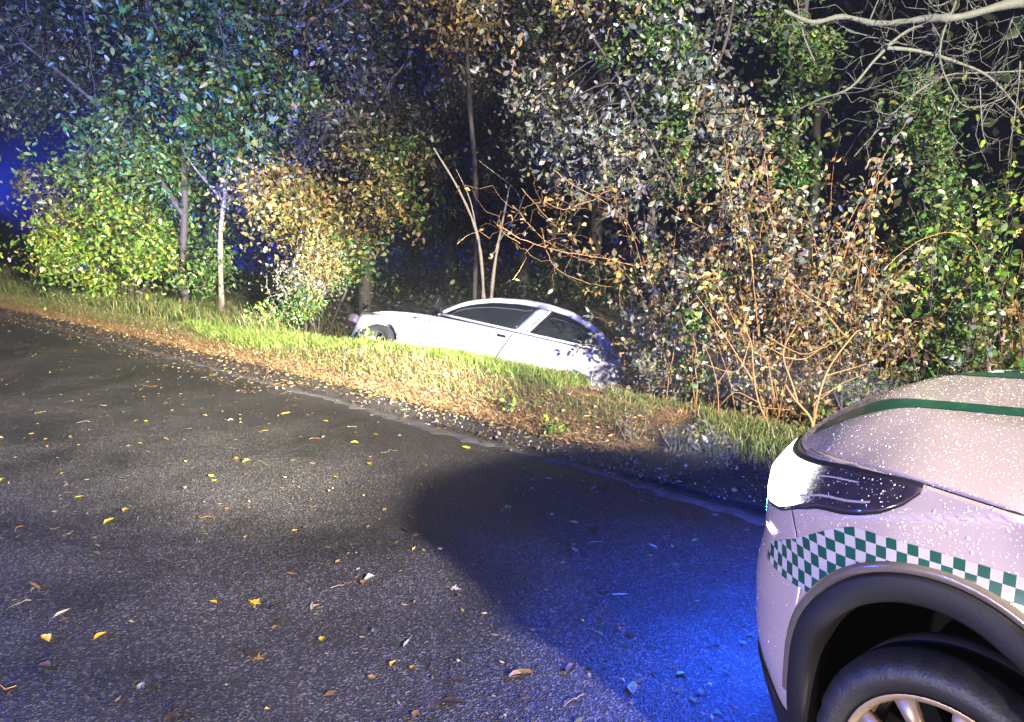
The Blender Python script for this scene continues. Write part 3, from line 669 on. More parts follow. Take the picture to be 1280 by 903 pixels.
# ------------------------------------------------------------------ foliage tools
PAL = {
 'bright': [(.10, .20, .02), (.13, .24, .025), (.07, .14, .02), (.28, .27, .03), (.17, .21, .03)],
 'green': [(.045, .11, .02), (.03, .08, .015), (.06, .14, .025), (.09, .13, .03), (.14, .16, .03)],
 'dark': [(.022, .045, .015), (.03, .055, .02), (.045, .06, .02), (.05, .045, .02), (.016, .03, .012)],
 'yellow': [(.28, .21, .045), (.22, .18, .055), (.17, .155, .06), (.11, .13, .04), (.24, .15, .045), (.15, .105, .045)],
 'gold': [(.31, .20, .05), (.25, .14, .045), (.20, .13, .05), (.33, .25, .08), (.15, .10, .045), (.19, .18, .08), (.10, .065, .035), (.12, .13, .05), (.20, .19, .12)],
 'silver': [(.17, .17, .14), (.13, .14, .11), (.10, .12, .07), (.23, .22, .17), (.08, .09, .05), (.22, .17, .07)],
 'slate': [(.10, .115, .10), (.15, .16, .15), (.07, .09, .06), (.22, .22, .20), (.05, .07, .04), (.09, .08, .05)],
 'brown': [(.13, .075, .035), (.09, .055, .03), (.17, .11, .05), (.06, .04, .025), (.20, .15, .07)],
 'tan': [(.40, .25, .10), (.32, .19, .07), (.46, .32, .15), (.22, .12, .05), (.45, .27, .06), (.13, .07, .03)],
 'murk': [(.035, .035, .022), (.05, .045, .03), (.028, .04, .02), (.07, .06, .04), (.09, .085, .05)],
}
def leaf_geo(C, size, pal, droop=.35, slim=.55, jit=.25, rough=False):
    n = len(C); pal = np.array(PAL[pal]); col = pal[rng.integers(0, len(pal), n)] * rng.lognormal(0, jit, (n, 1)) * rng.normal(1, .07, (n, 3))
    s = size * rng.uniform(.55, 1.35, n)[:, None]
    d = rng.normal(0, 1, (n, 3)); d[:, 2] -= droop; d /= np.linalg.norm(d, axis=1, keepdims=True)
    w = rng.normal(0, 1, (n, 3)); w = np.cross(d, w); w /= np.linalg.norm(w, axis=1, keepdims=True) + 1e-9; nn = np.cross(d, w)
    wd = s * slim * rng.uniform(.75, 1.15, n)[:, None] * .5
    cup = nn * s * rng.uniform(-.02, .15, n)[:, None]; bend = nn * s * rng.uniform(-.2, .2, n)[:, None]
    if rough:
        mid = C + d * s * .45
        V = np.stack([C, mid + w * wd + cup, mid - w * wd + cup, C + d * s + bend, mid], 1); k = 5
        T = np.array([[0, 1, 4], [1, 3, 4], [3, 2, 4], [2, 0, 4]])
    else:
        m1 = C + d * s * .28; m2 = C + d * s * .66 + bend * .35; sk = rng.uniform(.8, 1.1, (4, n))[..., None]
        V = np.stack([C, m1 + w * wd * .92 * sk[0] + cup, m2 + w * wd * .80 * sk[1] + cup, C + d * s + bend, m2 - w * wd * .80 * sk[2] + cup, m1 - w * wd * .92 * sk[3] + cup, C + d * s * .47 + bend * .15], 1); k = 7
        T = np.array([[0, 1, 6], [1, 2, 6], [2, 3, 6], [3, 4, 6], [4, 5, 6], [5, 0, 6]])
    T = (np.arange(n)[:, None, None] * k + T[None]).reshape(-1, 3)
    return V.reshape(-1, 3), T, np.repeat(np.clip(col, .003, .8), k, 0)
def in_ball(n):
    v = rng.normal(0, 1, (n, 3)); v /= np.linalg.norm(v, axis=1, keepdims=True); return v * rng.random((n, 1)) ** .45
_f3 = rng.normal(0, 1, (10, 3)); _p3 = rng.uniform(0, 6.28, 10)
def noise3(P, f=1.0):
    o = 0
    for i in range(10): o = o + np.sin((P * f * (1 + .3 * i)) @ _f3[i] + _p3[i]) / (1 + .25 * i)
    return o / 3
def crown_pts(c, r, n, per=14, spread=.16):
    """leaf spots in clumps through an ellipsoid, with gaps"""
    k = max(1, n // per); q = in_ball(k * 5) * 1.35; rr2 = np.linalg.norm(q, axis=1); cand = c + q * r
    sc3 = noise3(cand + 7.3, 1.9) + .35 * noise3(cand, 5.0) - .9 * np.clip(rr2 - .55, 0, 2); ctr = cand[np.argsort(-sc3 + rng.normal(0, .25, len(cand)))[:k]]
    p = np.repeat(ctr, per, 0); L = np.where(rng.random((k, 1)) < .25, rng.uniform(1.4, 2.6, (k, 1)), rng.uniform(.35, 1.3, (k, 1))).repeat(per, 0)
    ax = rng.normal(0, 1, (k, 3)); ax[:, 2] = ax[:, 2] * .5 - .15; ax /= np.linalg.norm(ax, axis=1, keepdims=True)
    t = rng.uniform(-1, 1, (k * per, 1))
    return p + np.repeat(ax, per, 0) * t * spread * 1.8 * L + rng.normal(0, spread * .42, (k * per, 3)) * L, ctr, ax
def wob(p0, p1, n=9, amp=.08, sag=0.0):
    p0 = np.array(p0, float); p1 = np.array(p1, float); t = np.linspace(0, 1, n)[:, None]; L = np.linalg.norm(p1 - p0)
    w = np.cumsum(rng.normal(0, 1, (n, 3)), 0); w -= w[0]; w -= t * w[-1]; w /= np.abs(w).max() + 1e-6
    P = p0 + (p1 - p0) * t + w * amp * L * .5; P[:, 2] += sag * L * (t[:, 0] * (1 - t[:, 0])) * 4; return P
def catm(pts, n=6):
    P = np.array(pts, float); P = np.concatenate([[2 * P[0] - P[1]], P, [2 * P[-1] - P[-2]]]); out = []
    for i in range(1, len(P) - 2):
        for t in np.linspace(0, 1, n, endpoint=False):
            out.append(.5 * ((2 * P[i]) + (-P[i - 1] + P[i + 1]) * t + (2 * P[i - 1] - 5 * P[i] + 4 * P[i + 1] - P[i + 2]) * t * t + (-P[i - 1] + 3 * P[i] - 3 * P[i + 1] + P[i + 2]) * t ** 3))
    out.append(P[-2]); return np.array(out)
def ground_at(p): return float(terr(p[0], p[1]))
def plant(name, label, cat, base, stems, blobs, bark='bark', group=None, twig=.35, leafm='leaf', root_r=None):
    """stems: list of (points, r0, r1); blobs: list of (centre, radii, count, leaf size, palette, spread)"""
    base = np.array(base, float); root = empty(name, tuple(base)); tag(root, label, cat, group)
    allst = []
    for i, (P, r0, r1) in enumerate(stems):
        P = np.array(P, float) - base; allst.append(P)
        MB().tube(P, np.linspace(r0, r1, len(P)) * (1 + .12 * rng.normal(0, 1, len(P))), 8 if r0 > .03 else 5).build('trunk' if i == 0 else 'limb', M[bark], root)
    SP = np.concatenate(allst) if allst else np.zeros((1, 3))
    lv = MB(); tw = MB(); nt = 0
    for c, r, cnt, size, pal, spread in blobs:
        p, ctr, ax = crown_pts(np.array(c) - base, np.array(r), cnt, 14, spread)
        V, T, col = leaf_geo(p, size, pal); lv.add(V, None, T, col)
        for q, a_ in zip(ctr, ax):
            if rng.random() < twig:
                s0 = SP[np.argmin(((SP - q) ** 2).sum(1) * rng.uniform(.6, 1.4, len(SP)))]; dv = q - s0; L = np.linalg.norm(dv)
                if L > 1.1: s0 = q - dv / L * rng.uniform(.5, 1.1)
                P = np.concatenate([wob(s0, q, 5, .12, .06), [q + a_ * spread * 1.6]]); tw.tube(P, np.linspace(.007, .0025, 6) * (1 + .5 * L), 3); nt += 1
    if nt: tag(tw.build('branches', M[bark], root), kind='stuff')
    if blobs: lv.build('crown', M[leafm], root)
    return root
S = site
def gbase(px, depth, dz=0.0):
    p = S(px, 300, depth); p[2] = ground_at(p) + dz; return p
def up(px, py, depth): return S(px, py, depth)
def R3(rx, ry, depth, rd): return np.array([max(rx / 950 * depth, .1), max(rd, .1), ry / 950 * depth]) if False else np.array([(rx / 950 * depth + rd) / 2, (rx / 950 * depth + rd) / 2, ry / 950 * depth])

# ---- left: bright shrub in the headlight beam
b = gbase(160, 16.5)
plant('hazel_shrub', 'bright green leafy shrub at the verge end lit by the headlight beam', 'shrub', b,
      [(wob(b, up(x, y, 16.5 + d), 9, .12), .05, .012) for x, y, d in ((150, 190, 0), (95, 230, .4), (215, 200, -.3), (60, 280, .2), (250, 250, .3))],
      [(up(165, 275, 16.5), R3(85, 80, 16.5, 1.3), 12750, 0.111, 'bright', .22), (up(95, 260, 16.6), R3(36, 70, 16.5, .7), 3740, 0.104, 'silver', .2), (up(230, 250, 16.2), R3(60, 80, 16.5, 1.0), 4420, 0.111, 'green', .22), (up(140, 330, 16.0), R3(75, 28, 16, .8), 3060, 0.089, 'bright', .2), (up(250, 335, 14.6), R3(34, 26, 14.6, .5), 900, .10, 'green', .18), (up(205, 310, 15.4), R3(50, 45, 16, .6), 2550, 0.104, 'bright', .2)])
# ---- left: tall maple over it
b = gbase(232, 15.2)
tr = plant('maple_tree', 'tall dark maple with drooping limbs over the bright green shrub', 'tree', b,
      [(catm([b, up(232, 330, 15.2), up(240, 230, 15.3), up(235, 120, 15.5), up(225, -60, 15.8)]), .085, .05),
       (catm([up(236, 270, 15.2), up(180, 180, 15.0), up(120, 120, 14.6), up(60, 70, 14.2)]), .06, .02),
       (catm([up(236, 200, 15.4), up(300, 120, 15.0), up(380, 60, 14.5), up(450, 20, 14.2)]), .06, .02),
       (catm([up(205, -20, 14.2), up(210, 30, 14.2), up(225, 75, 14.1), up(200, 120, 13.9)]), .035, .012),
       (catm([up(290, -20, 14.0), up(292, 30, 14.0), up(300, 80, 13.9)]), .03, .010),
       (catm([up(140, -20, 14.0), up(135, 30, 14.0), up(140, 85, 13.9)]), .025, .008),
       (catm([up(70, -20, 14.0), up(68, 30, 14.0), up(74, 50, 13.9)]), .025, .008)],
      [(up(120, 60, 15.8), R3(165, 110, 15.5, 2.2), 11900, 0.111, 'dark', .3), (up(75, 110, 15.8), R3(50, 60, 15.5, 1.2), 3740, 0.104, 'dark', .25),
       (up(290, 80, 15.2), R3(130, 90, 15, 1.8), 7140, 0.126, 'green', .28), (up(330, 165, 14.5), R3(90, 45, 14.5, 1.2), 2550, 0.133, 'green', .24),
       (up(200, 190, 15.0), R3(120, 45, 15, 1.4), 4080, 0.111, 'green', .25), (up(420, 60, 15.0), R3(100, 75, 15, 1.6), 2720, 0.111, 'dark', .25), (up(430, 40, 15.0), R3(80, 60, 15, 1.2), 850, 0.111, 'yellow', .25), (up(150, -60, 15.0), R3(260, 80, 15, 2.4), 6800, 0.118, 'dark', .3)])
def maple_leaf(size=1.0):
    ang = [-90, -60, -38, -20, 2, 28, 50, 70, 90, 110, 130, 152, 178, 200, 218, 240]; rr_ = [.12, .35, .55, .34, .85, .42, .62, .5, 1.0, .5, .62, .42, .85, .34, .55, .35]
    V = [(0, 0, 0)] + [(r * math.cos(rad(a)) * size, r * math.sin(rad(a)) * size, -.12 * r * r * size) for a, r in zip(ang, rr_)]
    k = len(ang); T = [(0, 1 + i, 1 + (i + 1) % k) for i in range(k)]
    return np.array(V), np.array(T)
mV, mT = maple_leaf(.13)
for i, (px, py, d, pal, dx) in enumerate([(168, 14, 13.4, (.07, .14, .02), 0), (181, 34, 13.4, (.06, .17, .02), .3), (150, 22, 13.4, (.22, .22, .03), .6), (322, 174, 13.2, (.17, .24, .03), .2), (330, 184, 13.2, (.24, .26, .03), .9), (352, 158, 13.3, (.14, .20, .03), .4), (378, 142, 13.4, (.34, .18, .03), .1), (215, 88, 13.6, (.20, .22, .03), 1.2), (342, 166, 13.3, (.10, .16, .03), 1.0)]):
    p = up(px, py, d) - np.array(tr.location); Rm = np.array(Matrix.Rotation(rad(100 + 25 * dx), 3, 'X') @ Matrix.Rotation(dx * 2, 3, 'Z')); Rz = np.array(Matrix.Rotation(rad(-45 + 40 * (dx - .5)), 3, 'Z'))
    MB().add((mV @ Rm.T) @ Rz.T + p, None, mT, np.array(pal)).build('leaf', M['leaf'], tr)
# leaning pale trunk beside it
b = gbase(276, 14.4)
plant('ash_sapling', 'pale slim leaning trunk beside the dark maple trunk', 'tree', b,
      [(catm([b, up(280, 300, 14.4), up(288, 250, 14.5), up(296, 200, 14.6), up(302, 150, 14.8), up(312, 60, 15)]), .055, .025), (catm([up(290, 240, 14.5), up(340, 232, 14.3), up(400, 230, 14.2)]), .02, .008), (catm([up(288, 255, 14.5), up(255, 215, 14.6), up(240, 190, 14.7)]), .03, .012)],
      [(up(320, 215, 14.6), R3(45, 40, 14.6, .6), 850, 0.089, 'silver', .18), (up(300, 100, 14.9), R3(50, 60, 14.9, .8), 850, 0.104, 'green', .2)], 'pale_bark')
# ---- yellow-brown bush and pale feathery shrub left of the wreck
b = gbase(390, 13.4)
plant('beech_bush', 'yellow and tan leaved bush between leaning trunk and wrecked car', 'bush', b,
      [(wob(b, up(x, y, 13.4 + d), 9, .15), .035, .008) for x, y, d in ((330, 220, .3), (380, 190, 0), (430, 210, .2), (470, 260, -.2), (350, 280, -.3))],
      [(up(375, 255, 13.4), R3(85, 60, 13.4, 1.1), 5610, 0.096, 'yellow', .2), (up(455, 260, 13.4), R3(60, 60, 13.4, 1.0), 2550, 0.096, 'yellow', .2), (up(430, 190, 13.8), R3(90, 45, 13.8, 1.2), 2720, 0.104, 'murk', .24), (up(440, 320, 13.0), R3(60, 30, 13, .8), 1530, 0.089, 'green', .2), (up(500, 230, 13.8), R3(60, 60, 13.8, .8), 1530, 0.096, 'green', .2)])
b = gbase(385, 11.8)
plant('feathery_shrub', 'small pale feathery shrub on the grass in front of the tan bush', 'shrub', b,
      [(wob(b, up(x, y, 11.8 + d), 8, .12), .014, .004) for x, y, d in ((350, 320, .1), (375, 300, 0), (400, 290, 0), (415, 330, .1), (390, 340, -.2), (335, 345, 0))],
      [(up(372, 345, 11.8), R3(42, 38, 11.8, .5), 2550, 0.052, 'silver', .14), (up(395, 330, 11.7), R3(25, 50, 11.8, .4), 1530, 0.059, 'yellow', .14), (up(385, 385, 11.5), R3(35, 20, 11.5, .4), 1190, 0.059, 'green', .12)], 'pale_bark')
# ---- dark trees behind the wreck
for i, (px, d, h, blobs_, lab) in enumerate([
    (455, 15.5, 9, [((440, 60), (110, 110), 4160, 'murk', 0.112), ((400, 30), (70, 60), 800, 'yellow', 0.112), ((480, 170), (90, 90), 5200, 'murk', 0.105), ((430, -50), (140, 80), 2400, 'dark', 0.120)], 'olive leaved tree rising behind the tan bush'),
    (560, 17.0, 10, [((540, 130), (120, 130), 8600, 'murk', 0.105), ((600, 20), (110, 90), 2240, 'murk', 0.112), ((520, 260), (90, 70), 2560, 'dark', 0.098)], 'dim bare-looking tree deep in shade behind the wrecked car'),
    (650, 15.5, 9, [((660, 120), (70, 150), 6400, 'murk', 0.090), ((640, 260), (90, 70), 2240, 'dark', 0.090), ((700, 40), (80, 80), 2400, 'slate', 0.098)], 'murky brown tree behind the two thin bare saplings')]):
    b = gbase(px, d)
    plant('woodland_tree', lab, 'tree', b, [(catm([b, up(px + 6, 250, d), up(px - 4, 100, d + .2), up(px + 10, -80, d + .4)]), .13, .07)] + [(wob(up(px, y, d), up(px + dx, y - 90, d - .4), 8, .15), .045, .012) for y, dx in ((220, -70), (160, 80), (90, -60), (60, 70))],
          [(up(*c, d), R3(*r, d, 1.5), n, s_, pal, .26) for c, r, n, pal, s_ in blobs_], 'bark')
b = gbase(590, 13.0)
plant('oak_spray', 'small orange-brown oak with high spray of leaves above the gap', 'tree', b, [(catm([b, up(596, 250, 13), up(588, 120, 13.2), up(585, -20, 13.2)]), .05, .03)], [(up(580, 22, 13.0), R3(38, 32, 13, .7), 714, 0.118, 'gold', .2), (up(575, 75, 13.2), R3(35, 40, 13, .6), 442, 0.096, 'brown', .2)])
# two thin bare saplings behind the roof of the wreck
for lab, path, side in (('thin pale bare sapling forking above the roof of the wrecked car', [(605, 400), (603, 340), (596, 290), (575, 240), (545, 190)], [[(597, 292), (588, 250), (572, 215)]]),
                        ('short thin bare sapling leaning away from the forked one', [(612, 400), (616, 350), (622, 310), (632, 260), (637, 235)], [[(625, 300), (650, 250), (600, 205)]])):
    pts = catm([up(x, y, 10.2) for x, y in path]); b = pts[0].copy(); b[2] = ground_at(b); pts = np.concatenate([[b], pts])
    plant('bare_sapling', lab, 'sapling', b, [(pts, .030, .010)] + [(catm([up(x, y, 10.2) for x, y in s_]), .012, .005) for s_ in side], [], 'pale_bark')
# sparse small-leaved tree crowns: silver and slate leaves right of centre
b = gbase(800, 9.2)
plant('silver_leaved_tree', 'tree with pale silvery leaves above the golden bramble', 'tree', b,
      [(catm([b, up(800, 300, 9.2), up(790, 200, 9.2), up(800, 60, 9.3), up(810, -60, 9.4)]), .045, .03),
       (catm([up(840, 240, 8.6), up(800, 170, 8.6), up(765, 105, 8.6), up(720, 40, 8.6), up(690, -20, 8.6)]), .022, .010), (catm([up(800, 60, 8.8), up(770, 30, 8.7), up(752, -10, 8.7)]), .014, .006),
       (catm([up(795, 220, 9.2), up(850, 150, 9), up(890, 80, 8.9), up(905, -10, 8.9)]), .03, .012), (catm([up(860, 230, 8.8), up(868, 170, 8.7), up(872, 110, 8.7), up(890, 20, 8.7)]), .012, .005)],
      [(up(790, 130, 9.0), R3(110, 95, 9, 1.1), 3000, .085, 'slate', .17), (up(700, 60, 9.2), R3(70, 80, 9, 1.0), 1200, .085, 'silver', .17), (up(900, 170, 8.8), R3(75, 80, 8.8, .9), 1900, .08, 'silver', .16), (up(735, 190, 8.8), R3(65, 55, 8.8, .7), 1000, .085, 'slate', .16), (up(870, 60, 9.2), R3(70, 70, 9, .9), 1100, .08, 'slate', .16), (up(720, 20, 8.6), R3(60, 50, 8.6, .6), 350, .09, 'yellow', .17), (up(800, 215, 8.6), R3(120, 40, 8.6, .7), 1400, .08, 'silver', .15)])
for lab, col_, px, d in (('green ivy clad trunk among the pale silvery leaves', [((800, 30), (38, 60), 1300), ((790, 85), (70, 25), 1200), ((818, 150), (28, 60), 1100), ((822, 200), (26, 40), 500), ((850, 240), (30, 20), 300)], 812, 8.9),
                         ('dark green ivy clad trunk beside the bare spreading limbs', [((975, 60), (35, 70), 1500), ((985, 140), (28, 70), 900), ((990, 230), (30, 60), 800), ((950, 45), (30, 25), 500)], 985, 9.4),
                         ('ivy clad stump hung with small green leaves under the bare limbs', [((1135, 150), (40, 65), 1700), ((1150, 230), (45, 60), 1300), ((1120, 110), (20, 25), 300), ((1150, 300), (60, 40), 1000)], 1145, 9.0)):
    b = gbase(px, d)
    plant('ivy_trunk', lab, 'tree', b, [(catm([b, up(px, 300, d), up(px - 4, 150, d), up(px + 3, -30 if px < 1100 else 95, d)]), .06, .04)], [(up(*c, d - .12), R3(*r, d, .35), n, .065, 'green', .11) for c, r, n in col_], 'bark')
# ---- bare tree with lichen-covered limbs at the right
b = gbase(1420, 7.5)
bt = [[(1420, 300), (1400, 150), (1340, 60), (1280, 30), (1235, 24), (1170, 40), (1130, 42), (1075, 48), (1030, 40), (995, 46), (960, 33)],
      [(1168, 40), (1110, 55), (1075, 85), (1045, 120), (1010, 133), (985, 145)],
      [(1085, 75), (1120, 78), (1160, 88), (1205, 105), (1235, 130), (1265, 165), (1285, 195), (1330, 280)],
      [(1300, 95), (1262, 100), (1210, 103), (1160, 106), (1120, 130), (1090, 160), (1055, 200)],
      [(1170, -30), (1163, 20), (1150, 60), (1150, 90), (1165, 120), (1185, 142), (1218, 137), (1260, 115)],
      [(1245, 90), (1246, 130), (1242, 200)], [(1000, 90), (985, 60), (975, 20), (968, -10)], [(1060, 50), (1075, 10), (1085, -20)], [(1085, -20), (1125, 15), (1140, 28), (1180, 12), (1208, 12)], [(1228, -20), (1232, 30), (1228, 50)], [(1035, 55), (1065, 62), (1110, 72)], [(1200, 120), (1208, 170), (1215, 190), (1190, 200)], [(1185, 30), (1190, 60), (1180, 90), (1200, 110)]]
rr0 = [.038, .018, .020, .012, .012, .008, .010, .009, .010, .009, .009, .007, .008]
stems = [(catm([up(x, y, 7.3 + .15 * math.sin(i * 2.1 + j)) for j, (x, y) in enumerate(P)], 5), r, r * .38) for i, (P, r) in enumerate(zip(bt, rr0))]
stems[0] = (np.concatenate([[b], stems[0][0]]), .065, .015)
bare = plant('bare_tree', 'leafless tree with long lichen covered limbs arching over the thicket', 'tree', b, stems, [], 'lichen_bark')
mb = MB()
SPa = np.concatenate([s_[0][4:] for s_ in stems]) - np.array(bare.location)
for i in range(230):
    p = SPa[rng.integers(len(SPa))]; d_ = rng.normal(0, 1, 3); d_[2] *= .8; d_ /= np.linalg.norm(d_); L = rng.uniform(.12, .75)
    P = wob(p, p + d_ * L, 7, .35); mb.tube(P, np.linspace(.0045, .0015, 7), 3)
    if rng.random() < .6: mb.tube(wob(P[3], P[3] + (d_ + rng.normal(0, .7, 3)) * L * .5, 5, .3), np.linspace(.003, .0012, 5), 3)
tag(mb.build('twigs', M['lichen_bark'], bare), kind='stuff')

# ---- brambles: arching canes with leaves along them
def bramble(name, label, cat, spots, ncane, hgt, reach, size, pals, per, canem='cane', bias=(0, 0), thick=.005, extra=None):
    b0 = np.mean([s_ for s_ in spots], 0); root = empty(name, tuple(b0)); tag(root, label, cat)
    cm = MB(); lv = MB()
    for i in range(ncane):
        s_ = np.array(spots[rng.integers(len(spots))]) + np.append(rng.normal(0, .18, 2), 0); s_[2] = ground_at(s_) - .05
        th = rng.uniform(0, 6.28); dr = np.array([math.cos(th) + bias[0], math.sin(th) + bias[1], 0]); h = hgt * rng.uniform(.45, 1.1); rc = reach * rng.uniform(.3, 1.1)
        t = np.linspace(0, 1, 12)[:, None]
        P = s_ + dr * rc * t ** 1.3 + np.array([0, 0, 1]) * h * (1.55 * t - .62 * t * t * rng.uniform(.6, 1.5)) + np.cumsum(rng.normal(0, .018, (12, 3)), 0)
        cm.tube(P - b0, np.linspace(thick, thick * .35, 12) * rng.uniform(.7, 1.5), 4)
        k = int(per * rng.uniform(.5, 1.4)); u = rng.uniform(.15, 1, k) ** .8 * 11; i0 = np.clip(u.astype(int), 0, 10); f = (u - i0)[:, None]; Q = P[i0] * (1 - f) + P[i0 + 1] * f
        off = rng.normal(0, .07, (k, 3)); Q2 = Q + off - b0
        tri = np.concatenate([Q2, Q2 + rng.normal(0, size * .35, (k, 3)), Q2 + rng.normal(0, size * .35, (k, 3))])
        V, T, c = leaf_geo(tri, size, pals[rng.integers(len(pals))], .25, .62); lv.add(V, None, T, c)
        for q_ in range(2):
            j = rng.integers(3, 10); cm.tube(wob(P[j] - b0, P[j] - b0 + rng.normal(0, .22, 3), 5, .25), np.linspace(thick * .5, .0012, 5), 3)
    if extra:
        for P, r in extra:
            P = np.array(P) - b0 + np.cumsum(rng.normal(0, .006, (len(P), 3)), 0); cm.tube(P, np.linspace(r * .7, r * .3, len(P)), 5)
            for q_ in range(9):
                j = rng.integers(1, len(P)); e1 = P[j] + rng.normal(0, .16, 3); cm.tube(wob(P[j], e1, 6, .3), np.linspace(r * .35, .0012, 6), 3)
                V, T, c = leaf_geo(e1 + rng.normal(0, .02, (2, 3)), size * .8, 'gold', .25, .5); lv.add(V, None, T, c)
    cm.build('canes', M[canem], root); lv.build('foliage', M['leaf'], root); return root
def sp_(lst): return [gbase(px, d) for px, d in lst]
bramble('golden_bramble', 'big golden and tan leaved bramble thicket between wrecked car and patrol car', 'bramble', sp_([(855, 8.1), (900, 7.5), (960, 7.0), (1010, 7.2), (880, 8.3), (1050, 7.2)]), 170, 3.1, .95, .06, ['gold', 'gold', 'yellow', 'brown', 'silver', 'gold', 'silver', 'slate'], 40,
        extra=[(catm([up(x, y, 6.2) for x, y in P]), r) for P, r in ([[(690, 215), (720, 232), (770, 262), (800, 300)], .005], [[(622, 282), (680, 310), (740, 322), (800, 335)], .007], [[(640, 258), (668, 290), (700, 312), (745, 330)], .005], [[(652, 240), (690, 280), (725, 300)], .004], [[(676, 285), (690, 330), (725, 352), (760, 360)], .005], [[(735, 252), (700, 262), (672, 255), (650, 262)], .004], [[(760, 240), (720, 258), (690, 250)], .004], [[(650, 305), (628, 290), (625, 270)], .004], [[(960, 420), (1010, 440), (1060, 400), (985, 348)], .006], [[(1040, 283), (1080, 330), (1120, 380), (1150, 430)], .004], [[(1060, 420), (1020, 380), (985, 350)], .008], [[(1105, 335), (1150, 302), (1200, 300), (1230, 360)], .005]) ])
bramble('pale_bramble', 'grey-white leaved bramble hanging over the tail of the wrecked car', 'bramble', sp_([(828, 8.0), (850, 7.7), (885, 7.2), (842, 8.3)]), 80, 2.2, .46, .058, ['silver', 'silver', 'slate', 'gold', 'green'], 44)
bramble('green_bramble', 'dark green low bramble with pale tips beyond the patrol car hood', 'bramble', sp_([(1090, 6.6), (1150, 6.4), (1210, 6.8), (1120, 7.4)]), 90, 1.9, .7, .055, ['green', 'dark', 'green', 'slate', 'brown'], 22, canem='dark_twig')
bramble('leafy_shoots', 'upright green leafy shoots standing behind the low green bramble', 'shrub', sp_([(1190, 7.6), (1220, 7.9), (1160, 8.2), (1240, 7.4)]), 50, 2.9, .35, .075, ['green', 'bright', 'green'], 26, canem='dark_twig')
bramble('tan_bramble', 'brown withered bramble with few leaves at the wood edge', 'bramble', sp_([(1080, 7.9), (1270, 7.2), (1030, 8.2), (1300, 7.6)]), 70, 2.4, .8, .06, ['brown', 'murk', 'gold', 'yellow'], 16)
# pale bare stems rising by the ridge
def bare_stems(label, base, paths, d, m='cane'):
    b = gbase(*base); root = empty('bare_shrub', tuple(b)); tag(root, label, 'shrub')
    for P, r in paths:
        q = catm([up(x, y, d) for x, y in P], 5) - b; MB().tube(q, np.linspace(r, r * .4, len(q)), 6).build('stem', M[m], root)
    return root
bare_stems('ochre bare forked shrub stems standing on the bank by the patrol car hood', (1024, 5.4),
   [([(1026, 545), (1022, 525), (1000, 500), (988, 482)], .013), ([(1026, 545), (1030, 505), (1042, 460), (1070, 418), (1078, 412)], .010), ([(1040, 470), (1090, 455)], .005), ([(1005, 505), (996, 480), (984, 450), (985, 430), (998, 405)], .008), ([(984, 447), (1012, 448), (1040, 425)], .005), ([(1034, 500), (1060, 480), (1085, 470)], .004), ([(1026, 530), (1030, 500), (1060, 483)], .004), ([(984, 445), (960, 432)], .004)], 5.4)
bare_stems('slim ochre bare canes leaning over the bank beside the forked stems', (965, 5.5),
   [([(974, 545), (955, 505), (947, 470), (942, 430), (932, 405), (938, 382)], .008), ([(945, 475), (925, 445), (900, 408), (870, 368)], .006), ([(905, 530), (902, 490), (895, 460), (880, 425)], .005), ([(902, 480), (920, 450)], .003), ([(955, 505), (925, 492), (905, 510)], .004), ([(975, 500), (968, 470), (962, 450), (945, 440)], .005), ([(1000, 515), (950, 510), (920, 495)], .003), ([(940, 425), (925, 465), (880, 455), (872, 465)], .004)], 5.5)

# ---- deep wood behind everything
mb = MB(); n = 62000
px_ = rng.uniform(10.8, 24, n); uy = rng.uniform(-8, 46, n); uz = rng.uniform(0, 1, n) ** 1.1 * 12.5
px_ = px_ + np.clip(uy - 14, 0, 40) * -.02 + 1.2 * noise2(uy, uz, .6); keep = noise2(px_ * 1.1, uy + uz * .6, .9) > -.75
p = np.stack([px_, uy, uz + terr(px_, uy)], -1)[keep]
keep = ~((p[:, 1] > 24) & (p[:, 0] < 13.5)); p = p[keep]
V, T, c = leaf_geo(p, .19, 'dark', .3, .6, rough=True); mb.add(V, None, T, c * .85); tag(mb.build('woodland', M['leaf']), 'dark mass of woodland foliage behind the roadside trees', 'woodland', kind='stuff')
k = 0
for px, d, r in ((430, 19, .16), (520, 20, .13), (610, 19.5, .18), (690, 17, .12), (740, 18, .15), (860, 16, .10), (1010, 15.5, .10), (1180, 16, .12)):
    b = gbase(px, d); top_ = up(px + rng.uniform(-14, 14), -250, d)
    q = MB().tube(wob(b, top_, 10, .03) - b, np.linspace(r, r * .55, 10), 8).build('trunk', M['bark'], loc=None)
    root = empty('deep_wood_tree', tuple(b)); tag(root, 'bare dark tree trunk standing deep in the wood', 'tree', 'dark trunks deep in the wood'); q.parent = root
    lb = MB()
    for j in range(5):
        s0 = wob(b, top_, 10, .0)[3 + j] - b; lb.tube(wob(s0, s0 + rng.normal(0, 1.2, 3) + [0, 0, .8], 7, .2), np.linspace(r * .3, .01, 7), 5)
    tag(lb.build('limbs', M['bark'], root), kind='stuff')

